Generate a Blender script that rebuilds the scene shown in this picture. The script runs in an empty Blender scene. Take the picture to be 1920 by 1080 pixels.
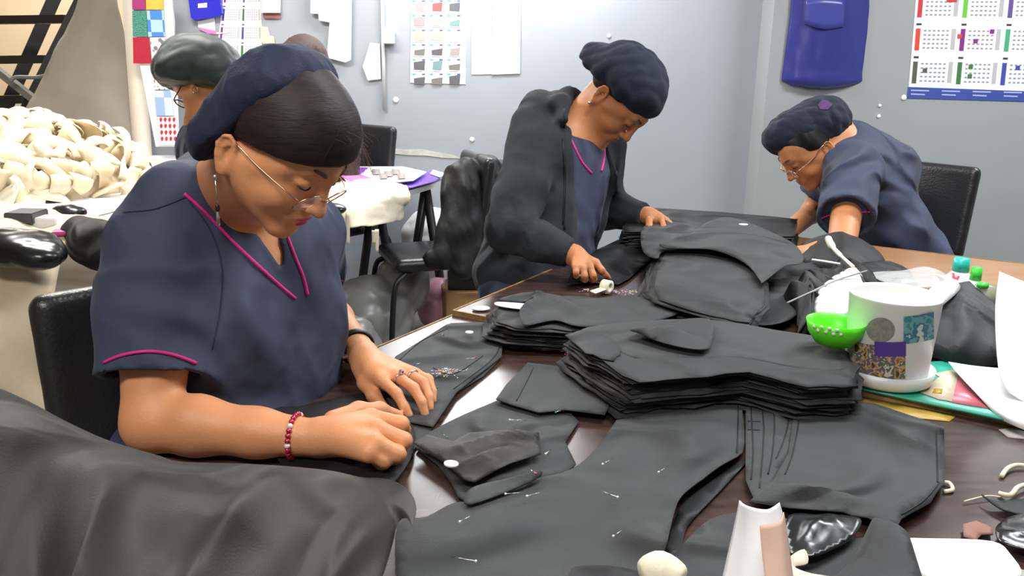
import bpy, bmesh, math, random
import numpy as np
from mathutils import Vector, Matrix, noise
from mathutils.bvhtree import BVHTree
from mathutils.geometry import delaunay_2d_cdt

# ------------------------------------------------------------------ camera
SC = bpy.context.scene
COL = SC.collection
FPX = 1600.0
PITCH = math.radians(15.0)
ROLL = math.radians(1.3)
TZ = 0.76                      # height of the work table tops
CZ = TZ + 0.58                 # camera height
cF = Vector((0, math.cos(PITCH), -math.sin(PITCH)))
_r0 = Vector((1, 0, 0)); _u0 = Vector((0, math.sin(PITCH), math.cos(PITCH)))
cR = math.cos(ROLL) * _r0 + math.sin(ROLL) * _u0
cU = -math.sin(ROLL) * _r0 + math.cos(ROLL) * _u0
cO = Vector((0, 0, CZ))
cam_data = bpy.data.cameras.new('camera')
cam = bpy.data.objects.new('camera', cam_data)
COL.objects.link(cam)
cam_data.sensor_width = 36.0
cam_data.lens = 36.0 * FPX / 1920.0
cam_data.clip_start = 0.02
mm = Matrix((cR, cU, -cF)).transposed().to_4x4()
mm.translation = cO
cam.matrix_world = mm
SC.camera = cam

# ------------------------------------------------------------------ world and light
SC.view_settings.view_transform = 'Standard'
SC.view_settings.look = 'None'
SC.view_settings.gamma = 1.0
SC.view_settings.use_curve_mapping = False
SC.view_settings.exposure = 0.0
world = bpy.data.worlds.new('world')
SC.world = world
world.use_nodes = True
world.node_tree.nodes['Background'].inputs[0].default_value = (0.86, 0.93, 1.0, 1)
world.node_tree.nodes['Background'].inputs[1].default_value = 0.55

def area(name, loc, target, size, size_y, power, color=(1, 1, 1)):
    d = bpy.data.lights.new(name, 'AREA')
    d.shape = 'RECTANGLE'; d.size = size; d.size_y = size_y
    d.energy = power; d.color = color
    o = bpy.data.objects.new(name, d); COL.objects.link(o)
    o.location = loc
    o.rotation_euler = (Vector(target) - Vector(loc)).to_track_quat('-Z', 'Y').to_euler()
    return o
WALL_Y = 4.95      # left part of the back wall
WALL_B = 4.72      # right part, standing slightly forward
CEIL = 3.3
area('tube_light_over_tables', (0.9, 1.7, 2.62), (0.9, 1.7, 0), 1.3, 0.35, 46, (0.93, 0.97, 1.0))
area('tube_light_over_left', (-1.5, 3.4, 2.62), (-1.5, 3.4, 0), 1.3, 0.5, 72, (1.0, 0.98, 0.93))
area('tube_light_front', (-0.6, -0.2, 2.62), (-0.5, 0.8, 0.8), 1.3, 0.3, 38, (1.0, 0.95, 0.88))
area('fill_light_right', (2.6, 3.2, 2.62), (2.6, 3.2, 0), 1.3, 0.35, 70, (0.95, 0.98, 1.0))  # fill light added to brighten the right-hand wall
area('stair_fill_light', (-3.6, 6.2, 2.62), (-3.6, 6.6, 0.5), 1.2, 0.4, 70, (1.0, 0.95, 0.86))  # added fill so the beige wall behind the stairs is not too dark
area('wall_lamp_light', (-0.05, 4.50, 2.30), (-0.05, 4.93, 1.5), 1.3, 0.22, 36, (1, 1, 1))

# ------------------------------------------------------------------ helpers
def P(px, py, d):
    return cO + cF * d + cR * ((px - 960) / FPX * d) - cU * ((py - 540) / FPX * d)
def RAY(px, py):
    return (cF + cR * ((px - 960) / FPX) - cU * ((py - 540) / FPX)).normalized()
def PZ(px, py, z):
    r = RAY(px, py); t = (z - CZ) / r.z
    return cO + r * t
def PH(px, py, h=0.0):
    return PZ(px, py, TZ + h)
def PY(px, py, y):
    r = RAY(px, py); return cO + r * (y / r.y)
def V3(*a): return Vector(a)

def tag(o, label=None, cat=None, group=None, kind=None):
    if label: o['label'] = label
    if cat: o['category'] = cat
    if group: o['group'] = group
    if kind: o['kind'] = kind
    return o
def empty(name, loc, label, cat, group=None):
    o = bpy.data.objects.new(name, None); COL.objects.link(o)
    o.location = loc; o.empty_display_size = 0.05
    return tag(o, label, cat, group)
def link(name, me, mat=None, parent=None, smooth=True):
    o = bpy.data.objects.new(name, me); COL.objects.link(o)
    if mat is not None:
        for m in (mat if isinstance(mat, (list, tuple)) else [mat]): me.materials.append(m)
    if smooth:
        me.polygons.foreach_set('use_smooth', [True] * len(me.polygons))
    if parent is not None:
        o.parent = parent
        o.matrix_parent_inverse = parent_inv(parent)
    return o
def parent_inv(p):
    m = Matrix.LocRotScale(p.location, p.rotation_euler, p.scale)
    return m.inverted()
def meshobj(name, verts, faces, mat=None, parent=None, smooth=True):
    me = bpy.data.meshes.new(name)
    me.from_pydata([tuple(v) for v in verts], [], [tuple(f) for f in faces])
    me.update()
    return link(name, me, mat, parent, smooth)
def bmobj(name, bm, mat=None, parent=None, smooth=False):
    me = bpy.data.meshes.new(name); bmesh.ops.recalc_face_normals(bm, faces=bm.faces)
    bm.to_mesh(me); bm.free()
    return link(name, me, mat, parent, smooth)
def mod(o, kind, **kw):
    m = o.modifiers.new(kind.lower(), kind)
    for k, v in kw.items(): setattr(m, k, v)
    return m
def copy_tree(o, parent=None):
    c = o.copy(); COL.objects.link(c); c.parent = parent
    for ch in list(o.children): copy_tree(ch, c)
    return c

# -- materials
def rgb(r, g, b):
    f = lambda c: (c / 255 / 12.92) if c <= 10 else ((c / 255 + 0.055) / 1.055) ** 2.4
    return (f(r), f(g), f(b), 1)
MATS = {}
def mat(name, col, rough=0.6, metal=0.0, spec=0.5, noise_amt=0.0, nscale=20.0, bump=0.0, bscale=60.0,
        col2=None, sheen=0.0, sss=0.0, trans=0.0, alpha=1.0, coat=0.0, emis=None, estr=0.0, stretch=None, wrinkle=0.0, wscale=5.0):
    if name in MATS: return MATS[name]
    m = bpy.data.materials.new(name); m.use_nodes = True
    nt = m.node_tree; b = nt.nodes['Principled BSDF']
    b.inputs['Base Color'].default_value = col
    b.inputs['Roughness'].default_value = rough
    b.inputs['Metallic'].default_value = metal
    b.inputs['Specular IOR Level'].default_value = spec
    if sheen: b.inputs['Sheen Weight'].default_value = sheen; b.inputs['Sheen Roughness'].default_value = 0.4
    if sss:
        b.inputs['Subsurface Weight'].default_value = sss
        b.inputs['Subsurface Radius'].default_value = (0.012, 0.004, 0.002)
        b.inputs['Subsurface Scale'].default_value = 1.0
    if trans: b.inputs['Transmission Weight'].default_value = trans
    if alpha < 1: b.inputs['Alpha'].default_value = alpha
    if coat: b.inputs['Coat Weight'].default_value = coat; b.inputs['Coat Roughness'].default_value = 0.1
    if emis: b.inputs['Emission Color'].default_value = emis; b.inputs['Emission Strength'].default_value = estr
    tc = nt.nodes.new('ShaderNodeTexCoord')
    src = tc.outputs['Object']
    if stretch:
        mp = nt.nodes.new('ShaderNodeMapping'); mp.inputs['Scale'].default_value = stretch
        nt.links.new(src, mp.inputs[0]); src = mp.outputs[0]
    if noise_amt or col2:
        n = nt.nodes.new('ShaderNodeTexNoise'); n.inputs['Scale'].default_value = nscale
        n.inputs['Detail'].default_value = 4
        nt.links.new(src, n.inputs['Vector'])
        r = nt.nodes.new('ShaderNodeValToRGB')
        c2 = col2 or tuple(min(1, c * (1 + noise_amt)) for c in col[:3]) + (1,)
        c1 = col if col2 else tuple(c * (1 - noise_amt) for c in col[:3]) + (1,)
        r.color_ramp.elements[0].position = 0.35; r.color_ramp.elements[1].position = 0.65
        r.color_ramp.elements[0].color = c1; r.color_ramp.elements[1].color = c2
        nt.links.new(n.outputs['Fac'], r.inputs[0]); nt.links.new(r.outputs[0], b.inputs['Base Color'])
    if bump:
        n = nt.nodes.new('ShaderNodeTexNoise'); n.inputs['Scale'].default_value = bscale
        n.inputs['Detail'].default_value = 5
        nt.links.new(src, n.inputs['Vector'])
        bp = nt.nodes.new('ShaderNodeBump'); bp.inputs['Strength'].default_value = bump
        bp.inputs['Distance'].default_value = 0.01
        nt.links.new(n.outputs['Fac'], bp.inputs['Height']); nt.links.new(bp.outputs[0], b.inputs['Normal'])
    if wrinkle:
        nn = nt.nodes.new('ShaderNodeTexNoise'); nn.noise_type = 'RIDGED_MULTIFRACTAL'
        nn.inputs['Scale'].default_value = wscale; nn.inputs['Detail'].default_value = 2.5; nn.inputs['Distortion'].default_value = 1.2
        nt.links.new(src, nn.inputs['Vector'])
        b2 = nt.nodes.new('ShaderNodeBump'); b2.inputs['Strength'].default_value = wrinkle; b2.inputs['Distance'].default_value = 0.21
        nt.links.new(nn.outputs['Fac'], b2.inputs['Height'])
        old = b.inputs['Normal'].links
        if old: nt.links.new(old[0].from_socket, b2.inputs['Normal'])
        nt.links.new(b2.outputs[0], b.inputs['Normal'])
    MATS[name] = m
    return m

M_blackcloth = mat('black_cloth', rgb(58, 60, 61), 0.72, spec=0.35, sheen=0.06, noise_amt=0.06, nscale=6, bump=0.12, bscale=350, wrinkle=0.7, wscale=4.0)
M_blackcloth2 = mat('charcoal_cloth', rgb(48, 49, 51), 0.65, spec=0.4, sheen=0.05, noise_amt=0.08, nscale=8, bump=0.1, bscale=350, wrinkle=0.7, wscale=4.0)
M_brownblack = mat('brown_black_cloth', rgb(54, 50, 48), 0.6, spec=0.45, sheen=0.05, noise_amt=0.08, nscale=8, bump=0.1, bscale=350, wrinkle=0.7, wscale=4.0)
M_deepblack = mat('deep_black_cloth', rgb(26, 26, 28), 0.6, spec=0.4, noise_amt=0.1, nscale=9, bump=0.1, bscale=300, wrinkle=0.7, wscale=4.0)
M_satin = mat('black_satin', rgb(22, 22, 24), 0.25, spec=0.7)
M_navy = mat('navy_scrubs', rgb(60, 67, 88), 0.75, spec=0.3, sheen=0.05, noise_amt=0.05, nscale=5, bump=0.08, bscale=400, wrinkle=0.7, wscale=4.0)
M_navydark = mat('navy_bonnet_cloth', rgb(36, 43, 66), 0.75, spec=0.3, sheen=0.05, noise_amt=0.08, nscale=14, bump=0.15, bscale=300)
M_bonnet_black = mat('blue_black_net_cloth', rgb(28, 36, 52), 0.8, spec=0.3, sheen=0.05, bump=0.3, bscale=500)
M_bonnet_green = mat('green_black_cloth', rgb(48, 58, 56), 0.55, spec=0.4, sheen=0.05, noise_amt=0.1, nscale=20)
M_hoodie = mat('charcoal_hoodie', rgb(50, 54, 60), 0.9, spec=0.2, sheen=0.05, noise_amt=0.06, nscale=10, bump=0.1, bscale=400, wrinkle=0.7, wscale=4.0)
M_pink = mat('pink_piping', rgb(212, 44, 138), 0.6)
M_skin = mat('skin_light', rgb(216, 150, 106), 0.5, spec=0.4, sss=0.15, noise_amt=0.05, nscale=18, bump=0.08, bscale=260)
M_skin2 = mat('skin_tan', rgb(198, 132, 88), 0.5, spec=0.4, sss=0.12, noise_amt=0.05, nscale=18, bump=0.06, bscale=260)
M_lips = mat('lip_colour', rgb(196, 60, 92), 0.4, spec=0.5)
M_lips2 = mat('lip_natural', rgb(160, 88, 76), 0.45)
M_hair = mat('dark_brown_hair', rgb(40, 29, 30), 0.55, spec=0.3, noise_amt=0.3, nscale=28, bump=0.12, bscale=90, stretch=(1, 1, 5))
M_hairb = mat('brown_hair', rgb(66, 46, 40), 0.5, spec=0.5, noise_amt=0.3, nscale=60, bump=0.5, bscale=150, stretch=(3, 3, 0.3))
M_brow = mat('eyebrow_hair', rgb(96, 64, 48), 0.7)
M_lash = mat('eyelash', rgb(40, 24, 24), 0.6)
M_gold = mat('gold_wire', rgb(214, 180, 150), 0.25, metal=1.0)
M_silver = mat('silver', rgb(225, 225, 230), 0.2, metal=1.0)
M_lens = mat('spectacle_lens', (0.95, 0.97, 1, 1), 0.02, spec=0.8, alpha=0.16)
M_redbead = mat('red_beads', rgb(170, 20, 50), 0.15, spec=0.8, coat=0.5)
M_clearbead = mat('clear_beads', rgb(235, 220, 225), 0.1, spec=0.8)
M_vinyl = mat('black_vinyl', rgb(34, 34, 36), 0.3, spec=0.6, bump=0.15, bscale=180)
M_blackmetal = mat('black_metal', rgb(30, 30, 32), 0.4, spec=0.5)
M_white = mat('white_plastic', rgb(232, 232, 230), 0.35)
M_paper = mat('white_paper', rgb(236, 236, 238), 0.8, noise_amt=0.02, nscale=3)
M_chalk = mat('white_chalk', rgb(245, 245, 245), 0.9)
M_beige = mat('beige_cloth', rgb(226, 208, 178), 0.85, sheen=0.05, noise_amt=0.05, nscale=8, bump=0.1, bscale=300)
M_beige2 = mat('cream_cloth', rgb(235, 225, 200), 0.85, sheen=0.05, noise_amt=0.05, nscale=8, bump=0.1, bscale=300)
M_film = mat('clear_crumpled_film', rgb(215, 216, 214), 0.25, spec=0.6, alpha=0.45)
M_plastic = mat('grey_plastic_bag', rgb(150, 150, 148), 0.3, spec=0.6, alpha=0.8, noise_amt=0.15, nscale=6)

# -- simple geometry
def add_box(bm, lo, hi, M=None):
    lo = Vector(lo); hi = Vector(hi)
    vs = []
    for x in (lo.x, hi.x):
        for y in (lo.y, hi.y):
            for z in (lo.z, hi.z):
                p = Vector((x, y, z))
                vs.append(bm.verts.new(M @ p if M else p))
    for f in ((0, 1, 3, 2), (4, 6, 7, 5), (0, 4, 5, 1), (2, 3, 7, 6), (0, 2, 6, 4), (1, 5, 7, 3)):
        bm.faces.new([vs[i] for i in f])
def frame_mat(origin, x, y, z):
    m = Matrix((x, y, z)).transposed().to_4x4(); m.translation = origin; return m
def box(name, lo, hi, m, parent=None, bevel=0.0, M=None):
    bm = bmesh.new(); add_box(bm, lo, hi, M)
    if bevel: bmesh.ops.bevel(bm, geom=list(bm.edges), offset=bevel, segments=2, affect='EDGES')
    return bmobj(name, bm, m, parent)
def catmull(pts, n=6, closed=False):
    pts = [Vector(p) for p in pts]; out = []
    N = len(pts)
    rng = range(N) if closed else range(N - 1)
    for i in rng:
        if closed: p0, p1, p2, p3 = pts[i - 1], pts[i], pts[(i + 1) % N], pts[(i + 2) % N]
        else: p0, p1, p2, p3 = pts[max(i - 1, 0)], pts[i], pts[i + 1], pts[min(i + 2, N - 1)]
        for k in range(n):
            t = k / n
            out.append(0.5 * ((2 * p1) + (p2 - p0) * t + (2 * p0 - 5 * p1 + 4 * p2 - p3) * t * t + (3 * p1 - p0 - 3 * p2 + p3) * t ** 3))
    if not closed: out.append(pts[-1].copy())
    return out
def tube_geo(pts, rad, seg=8, closed=False, flat=1.0, flatdir=None):
    pts = [Vector(p) for p in pts]; n = len(pts); V = []; Fc = []
    prev = None
    for i, p in enumerate(pts):
        a = pts[(i - 1) % n] if (closed or i > 0) else pts[0]
        b = pts[(i + 1) % n] if (closed or i < n - 1) else pts[-1]
        t = (b - a); t = t.normalized() if t.length > 1e-9 else Vector((0, 0, 1))
        if prev is None:
            up = Vector(flatdir) if flatdir else (Vector((0, 0, 1)) if abs(t.z) < 0.9 else Vector((1, 0, 0)))
            prev = up
        nrm = (prev - t * prev.dot(t))
        if nrm.length < 1e-6: nrm = t.orthogonal()
        nrm.normalize(); prev = nrm
        bn = t.cross(nrm)
        r = rad[i] if isinstance(rad, (list, tuple)) else rad
        for k in range(seg):
            a_ = 2 * math.pi * k / seg
            V.append(p + nrm * (math.cos(a_) * r * flat) + bn * (math.sin(a_) * r))
    m = n if closed else n - 1
    for i in range(m):
        j = (i + 1) % n
        for k in range(seg):
            l = (k + 1) % seg
            Fc.append((i * seg + k, i * seg + l, j * seg + l, j * seg + k))
    if not closed:
        Fc.append(tuple(range(seg))[::-1]); Fc.append(tuple((n - 1) * seg + k for k in range(seg)))
    return V, Fc
def tube(name, pts, rad, m, parent=None, seg=8, closed=False, **kw):
    V, Fc = tube_geo(pts, rad, seg, closed, **kw)
    return meshobj(name, V, Fc, m, parent)
def multi_tube(name, list_pts, rad, m, parent=None, seg=6, closed=False):
    VV = []; FF = []
    for pts in list_pts:
        V, Fc = tube_geo(pts, rad, seg, closed)
        o = len(VV); VV += V; FF += [tuple(i + o for i in f) for f in Fc]
    return meshobj(name, VV, FF, m, parent)
def lathe(name, prof, center, m, parent=None, seg=48, axis=None):
    V = []; Fc = []
    q = axis.to_track_quat('Z', 'Y') if axis is not None else None
    for (r, z) in prof:
        for k in range(seg):
            a = 2 * math.pi * k / seg
            p = Vector((r * math.cos(a), r * math.sin(a), z))
            if q: p = q @ p
            V.append(Vector(center) + p)
    for i in range(len(prof) - 1):
        for k in range(seg):
            l = (k + 1) % seg
            Fc.append((i * seg + k, i * seg + l, (i + 1) * seg + l, (i + 1) * seg + k))
    return meshobj(name, V, Fc, m, parent)

# -- vectorised fold field
class Folds:
    def __init__(s, seed, freq=18.0, n=5, dirs=None, sharp=1.0):
        r = np.random.RandomState(seed); freq = freq * 3.0
        s.k = []
        for i in range(n):
            if dirs is not None:
                v = np.array(dirs[i % len(dirs)], float) + r.normal(0, 0.25, 3)
            else: v = r.normal(0, 1, 3)
            v = v / np.linalg.norm(v) * freq * r.uniform(0.5, 1.6)
            s.k.append((v, r.uniform(0, 6.28), r.uniform(0.4, 1.0), r.normal(0, 1, 3) * freq * 0.4, r.uniform(0, 6.28)))
        s.sharp = sharp
    def __call__(s, X):
        out = np.zeros(X.shape[:-1])
        tot = 0
        for v, ph, a, w, p2 in s.k:
            f = X @ v + ph + 1.1 * np.sin(X @ w + p2)
            sv = 1 - np.abs(np.sin(f * 0.5)) ** s.sharp * 2
            out += a * sv; tot += a
        return out / tot

# -- flat cloth pieces
def poly_mesh(outline, step):
    """outline: list of (x,y). returns verts2d, faces, boundary flag array"""
    n = len(outline)
    B = []
    for i in range(n):
        a = Vector(outline[i]); b = Vector(outline[(i + 1) % n])
        m = max(1, int((b - a).length / step))
        for k in range(m): B.append(a + (b - a) * (k / m))
    xs = [p.x for p in B]; ys = [p.y for p in B]
    nb = len(B)
    Bn = np.array([[p.x, p.y] for p in B])
    gx, gy = np.meshgrid(np.arange(min(xs), max(xs), step), np.arange(min(ys), max(ys), step * 0.87))
    gx = gx.copy(); gx[::2] += step * 0.5
    G = np.stack([gx.ravel(), gy.ravel()], -1)
    # inside test
    ins = np.zeros(len(G), bool)
    for i in range(nb):
        x1, y1 = Bn[i]; x2, y2 = Bn[(i + 1) % nb]
        c = ((y1 > G[:, 1]) != (y2 > G[:, 1]))
        if y1 != y2:
            ins ^= c & (G[:, 0] < (x2 - x1) * (G[:, 1] - y1) / (y2 - y1) + x1)
    G = G[ins]
    d = np.full(len(G), 9.0)
    for i in range(nb):
        a = Bn[i]; b = Bn[(i + 1) % nb]; ab = b - a
        t = np.clip(((G - a) @ ab) / (ab @ ab + 1e-12), 0, 1)
        d = np.minimum(d, np.linalg.norm(G - a - t[:, None] * ab, axis=1))
    G = G[d > step * 0.5]; d = d[d > step * 0.5]
    vs = [Vector(p) for p in B] + [Vector((g[0], g[1])) for g in G]
    es = [(i, (i + 1) % nb) for i in range(nb)]
    r = delaunay_2d_cdt(vs, es, [], 1, 1e-6)
    dist = [0.0] * nb + list(d)
    V2 = [(v.x, v.y) for v in r[0]]
    dd = [(dist[o[0]] if len(o) else 0.0) for o in r[3]]
    return V2, [tuple(f) for f in r[2]], dd
def sheet(name, px, h, m, label=None, cat=None, group=None, thick=0.0018, wr=0.004, freq=14, seed=1, step=0.016,
          smooth_outline=True, zf=None, parent=None, sharp=1.0, dirs=None, edge_curl=0.0, droop=0.0, world_xy=False, nfold=5):
    pts = [Vector(p) if world_xy else PH(p[0], p[1], h).xy for p in px]
    if smooth_outline:
        pts = [p.xy for p in catmull([Vector((p.x, p.y, 0)) for p in pts], 4, True)]
    V2, Fc, dd = poly_mesh([(p.x, p.y) for p in pts], step)
    X = np.array([[a, b, 0] for a, b in V2])
    fo = Folds(seed, min(freq, 32), nfold, dirs, sharp)
    f = fo(X)
    dd = np.array(dd)
    fo2 = Folds(seed + 77, freq * 0.45, 3)
    cr = np.clip(fo2(X) + 0.1, 0, 1)
    z = TZ + h + wr * (f * 0.5 + 0.5) * (0.25 + 0.75 * np.clip(dd / 0.03, 0, 1)) * (0.35 + cr * 1.3)
    z = z + edge_curl * np.clip(1 - dd / 0.02, 0, 1) * np.clip(fo2(X * 1.7) , 0, 1)
    if droop: z = z - droop * np.exp(-dd / 0.016) * (0.6 + 0.4 * fo2(X * 0.7 + seed))
    if zf is not None: z = z + np.array([zf(a, b) for a, b in V2])
    o = meshobj(name, [(a, b, c) for (a, b), c in zip(V2, z)], Fc, m, parent)
    # normals up
    me = o.data
    if me.polygons and me.polygons[0].normal.z < 0: me.flip_normals()
    mod(o, 'SOLIDIFY', thickness=thick, offset=-1)
    if label: tag(o, label, cat, group)
    return o
def bump_at(px, py, h, r, hgt, sx=1.0, ang=0.0):
    c = PH(px, py, h); ca, sa = math.cos(ang), math.sin(ang)
    def f(x, y):
        dx, dy = x - c.x, y - c.y
        a = (dx * ca + dy * sa) / (r * sx); b = (-dx * sa + dy * ca) / r
        return hgt * math.exp(-(a * a + b * b))
    return f
def ridge(p1, p2, h, w, hgt):
    a = PH(p1[0], p1[1], h).xy; b = PH(p2[0], p2[1], h).xy; ab = b - a; L = ab.length_squared
    def f(x, y):
        p = Vector((x, y)) - a
        t = max(0, min(1, p.dot(ab) / L)); d = (p - ab * t).length
        e = math.sin(math.pi * min(1, max(0.0, 0.12 + 0.76 * t)))
        return hgt * math.exp(-(d / w) ** 2) * e
    return f
def addf(*fs): return lambda x, y: sum(f(x, y) for f in fs)

# -- surface picking: where a line of sight meets a finished mesh
def bvh_of(*objs):
    vs = []; fs = []
    for o in objs:
        off = len(vs); mw = o.matrix_basis if o.parent is None else Matrix.Identity(4)
        vs += [v.co.copy() if o.parent else mw @ v.co for v in o.data.vertices]
        fs += [tuple(i + off for i in p.vertices) for p in o.data.polygons]
    return BVHTree.FromPolygons(vs, fs)
def hit(bvh, px, py, off=0.0):
    loc, nrm, i, d = bvh.ray_cast(cO, RAY(px, py))
    if loc is None: return None
    if nrm.dot(RAY(px, py)) > 0: nrm = -nrm
    return loc + nrm * off
def trace(bvh, pxs, off=0.001, n=6):
    pp = catmull([Vector((x, y, 0)) for x, y in pxs], n)
    return [q for q in (hit(bvh, p.x, p.y, off) for p in pp) if q is not None]

# ------------------------------------------------------------------ implicit surfaces (bodies, clothes)
class SDF:
    def __init__(s): s.pr = []; s.disp = None; s.damp = 0.0
    def cap(s, a, b, ra, rb=None, k=0.015, op='u'):
        a = np.array(a, float); b = np.array(b, float); rb = ra if rb is None else rb
        c = (a + b) / 2; R = np.linalg.norm(a - b) / 2 + max(ra, rb)
        s.pr.append(('cap', (a, b, ra, rb), c, R, k, op)); return s
    def chain(s, pts, rads, k=0.015):
        for i in range(len(pts) - 1): s.cap(pts[i], pts[i + 1], rads[i], rads[i + 1], k)
        return s
    def rbox(s, c, h, M, rr, k=0.01, op='u'):
        c = np.array(c, float); h = np.array(h, float)
        s.pr.append(('rbox', (c, h, np.array(M, float), rr), c, np.linalg.norm(h), k, op)); return s
    def cyl(s, a, b, ra, rb=None, k=0.004, op='u'):
        a = np.array(a, float); b = np.array(b, float); rb = ra if rb is None else rb
        s.pr.append(('cyl', (a, b, ra, rb), (a + b) / 2, np.linalg.norm(a - b) / 2 + max(ra, rb) * 1.2, k, op)); return s
    def ell(s, c, r, M=None, k=0.015, op='u'):
        c = np.array(c, float); r = np.array(r, float)
        M = np.eye(3) if M is None else np.array(M, float)     # rows = local axes
        s.pr.append(('ell', (c, r, M), c, max(r), k, op)); return s
    def half(s, pt, n, k=0.004, op='s'):          # removes the side n points to
        s.pr.append(('half', (np.array(pt, float), np.array(n, float) / np.linalg.norm(n)), None, 1e9, k, op)); return s
    def prism(s, tri, nrm, k=0.004, depth=(-9, 9)):   # removes an extruded triangle
        s.pr.append(('prism', ([np.array(t, float) for t in tri], np.array(nrm, float) / np.linalg.norm(nrm), depth), None, 1e9, k, 's')); return s
    @staticmethod
    def prim(t, a, X):
        if t == 'cap':
            A, B, ra, rb = a; ab = B - A; L = ab @ ab + 1e-12
            h = np.clip(((X - A) @ ab) / L, 0, 1)
            return np.linalg.norm(X - A - h[..., None] * ab, axis=-1) - (ra + (rb - ra) * h)
        if t == 'ell':
            c, r, M = a; q = (X - c) @ M.T
            k0 = np.linalg.norm(q / r, axis=-1); k1 = np.linalg.norm(q / (r * r), axis=-1)
            return k0 * (k0 - 1) / np.maximum(k1, 1e-6)
        if t == 'cyl':
            A, B, ra, rb = a; ab = B - A; L = np.sqrt(ab @ ab)
            z = ((X - A) @ ab) / L
            rr = np.linalg.norm(X - A - (z / L)[..., None] * ab, axis=-1) - (ra + (rb - ra) * np.clip(z / L, -0.2, 1.2))
            return np.maximum(rr, np.maximum(-z, z - L))
        if t == 'rbox':
            c, h, M, rr = a; q = np.abs((X - c) @ M.T) - (h - rr)
            return np.linalg.norm(np.maximum(q, 0), axis=-1) + np.minimum(q.max(-1), 0) - rr
        if t == 'half':
            return -((X - a[0]) @ a[1])
        if t == 'prism':
            tri, n, dep = a; d = None; c = sum(tri) / len(tri)
            for i in range(len(tri)):
                e = tri[(i + 1) % len(tri)] - tri[i]; m = np.cross(e, n); m /= np.linalg.norm(m)
                if (c - tri[i]) @ m > 0: m = -m
                di = (X - tri[i]) @ m
                d = di if d is None else np.maximum(d, di)
            z = (X - c) @ n
            return np.maximum(d, np.maximum(dep[0] - z, z - dep[1]))
    def ev(s, X, idx=None):
        d = np.full(X.shape[:-1], 1.0)
        for i, (t, a, c, R, k, op) in enumerate(s.pr):
            if idx is not None and not idx[i]: continue
            b = s.prim(t, a, X)
            if op == 'u':
                h = np.clip(0.5 + 0.5 * (b - d) / k, 0, 1); d = b + (d - b) * h - k * h * (1 - h)
                # note: h->1 keeps d
            elif op == 's':
                b = -b
                h = np.clip(0.5 - 0.5 * (b - d) / k, 0, 1); d = b + (d - b) * h + k * h * (1 - h)
        if s.disp is not None: d = d + s.disp(X)
        return d
    def mesh(s, res):
        lo = np.min([c - R for t, a, c, R, k, op in s.pr if op == 'u'], 0) - 0.02
        hi = np.max([c + R for t, a, c, R, k, op in s.pr if op == 'u'], 0) + 0.02
        bs = 12
        nb = np.ceil((hi - lo) / (res * bs)).astype(int)
        N = nb * bs + 1
        vals = np.full(N, 1.0, np.float32)
        br = res * bs * 0.5 * 1.733
        ci = np.stack(np.meshgrid(*[np.arange(n) for n in nb], indexing='ij'), -1)
        cen = lo + (ci + 0.5) * bs * res
        cv = s.ev(cen)
        act = np.abs(cv) < br * 1.35 + 0.03 + s.damp
        g = np.stack(np.meshgrid(*[np.arange(bs + 1)] * 3, indexing='ij'), -1) * res
        for i, j, k in ci.reshape(-1, 3):
            sl = (slice(i * bs, i * bs + bs + 1), slice(j * bs, j * bs + bs + 1), slice(k * bs, k * bs + bs + 1))
            if not act[i, j, k]:
                if cv[i, j, k] < 0: vals[sl] = np.minimum(vals[sl], -0.5)
                continue
            X = lo + np.array([i, j, k]) * bs * res + g
            c0 = cen[i, j, k]
            idx = [(R > 1e8) or (np.linalg.norm(c - c0) < R + br + kk + 0.01) for (t, a, c, R, kk, op) in s.pr]
            vals[sl] = s.ev(X, idx)
        return surface_nets(vals, lo, res)
def surface_nets(v, lo, res):
    S = v < 0
    nx, ny, nz = v.shape
    corner = [(a, b, c) for a in (0, 1) for b in (0, 1) for c in (0, 1)]
    cs = [S[a:nx - 1 + a, b:ny - 1 + b, c:nz - 1 + c] for a, b, c in corner]
    anyc = np.zeros_like(cs[0]); allc = np.ones_like(cs[0])
    for c in cs: anyc |= c; allc &= c
    act = anyc & ~allc
    I = np.argwhere(act)
    idx = np.full(act.shape, -1, np.int64); idx[act] = np.arange(len(I))
    acc = np.zeros((len(I), 3)); cnt = np.zeros(len(I))
    for p in range(8):
        for q in range(p + 1, 8):
            A = np.array(corner[p]); B = np.array(corner[q])
            if np.abs(A - B).sum() != 1: continue
            va = v[tuple((I + A).T)]; vb = v[tuple((I + B).T)]
            m = (va < 0) != (vb < 0)
            t = va[m] / (va[m] - vb[m])
            acc[m] += A + t[:, None] * (B - A); cnt[m] += 1
    V = lo + (I + acc / cnt[:, None]) * res
    F = []
    for ax in range(3):
        a1, a2 = (ax + 1) % 3, (ax + 2) % 3
        sl0 = [slice(None)] * 3; sl1 = [slice(None)] * 3
        sl0[ax] = slice(0, -1); sl1[ax] = slice(1, None)
        s0 = S[tuple(sl0)]; s1 = S[tuple(sl1)]
        ch = np.argwhere(s0 != s1)
        ok = (ch[:, a1] > 0) & (ch[:, a2] > 0) & (ch[:, a1] < v.shape[a1] - 1) & (ch[:, a2] < v.shape[a2] - 1)
        ch = ch[ok]
        e1 = np.zeros(3, int); e1[a1] = 1; e2 = np.zeros(3, int); e2[a2] = 1
        q = [idx[tuple((ch - o).T)] for o in (e1 + e2, e2, 0 * e1, e1)]
        q = np.stack(q, -1)
        pos = s0[tuple(ch.T)]
        q[~pos] = q[~pos][:, ::-1]
        F.append(q)
    F = np.concatenate(F)
    F = F[(F >= 0).all(1)]
    return V, F
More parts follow.
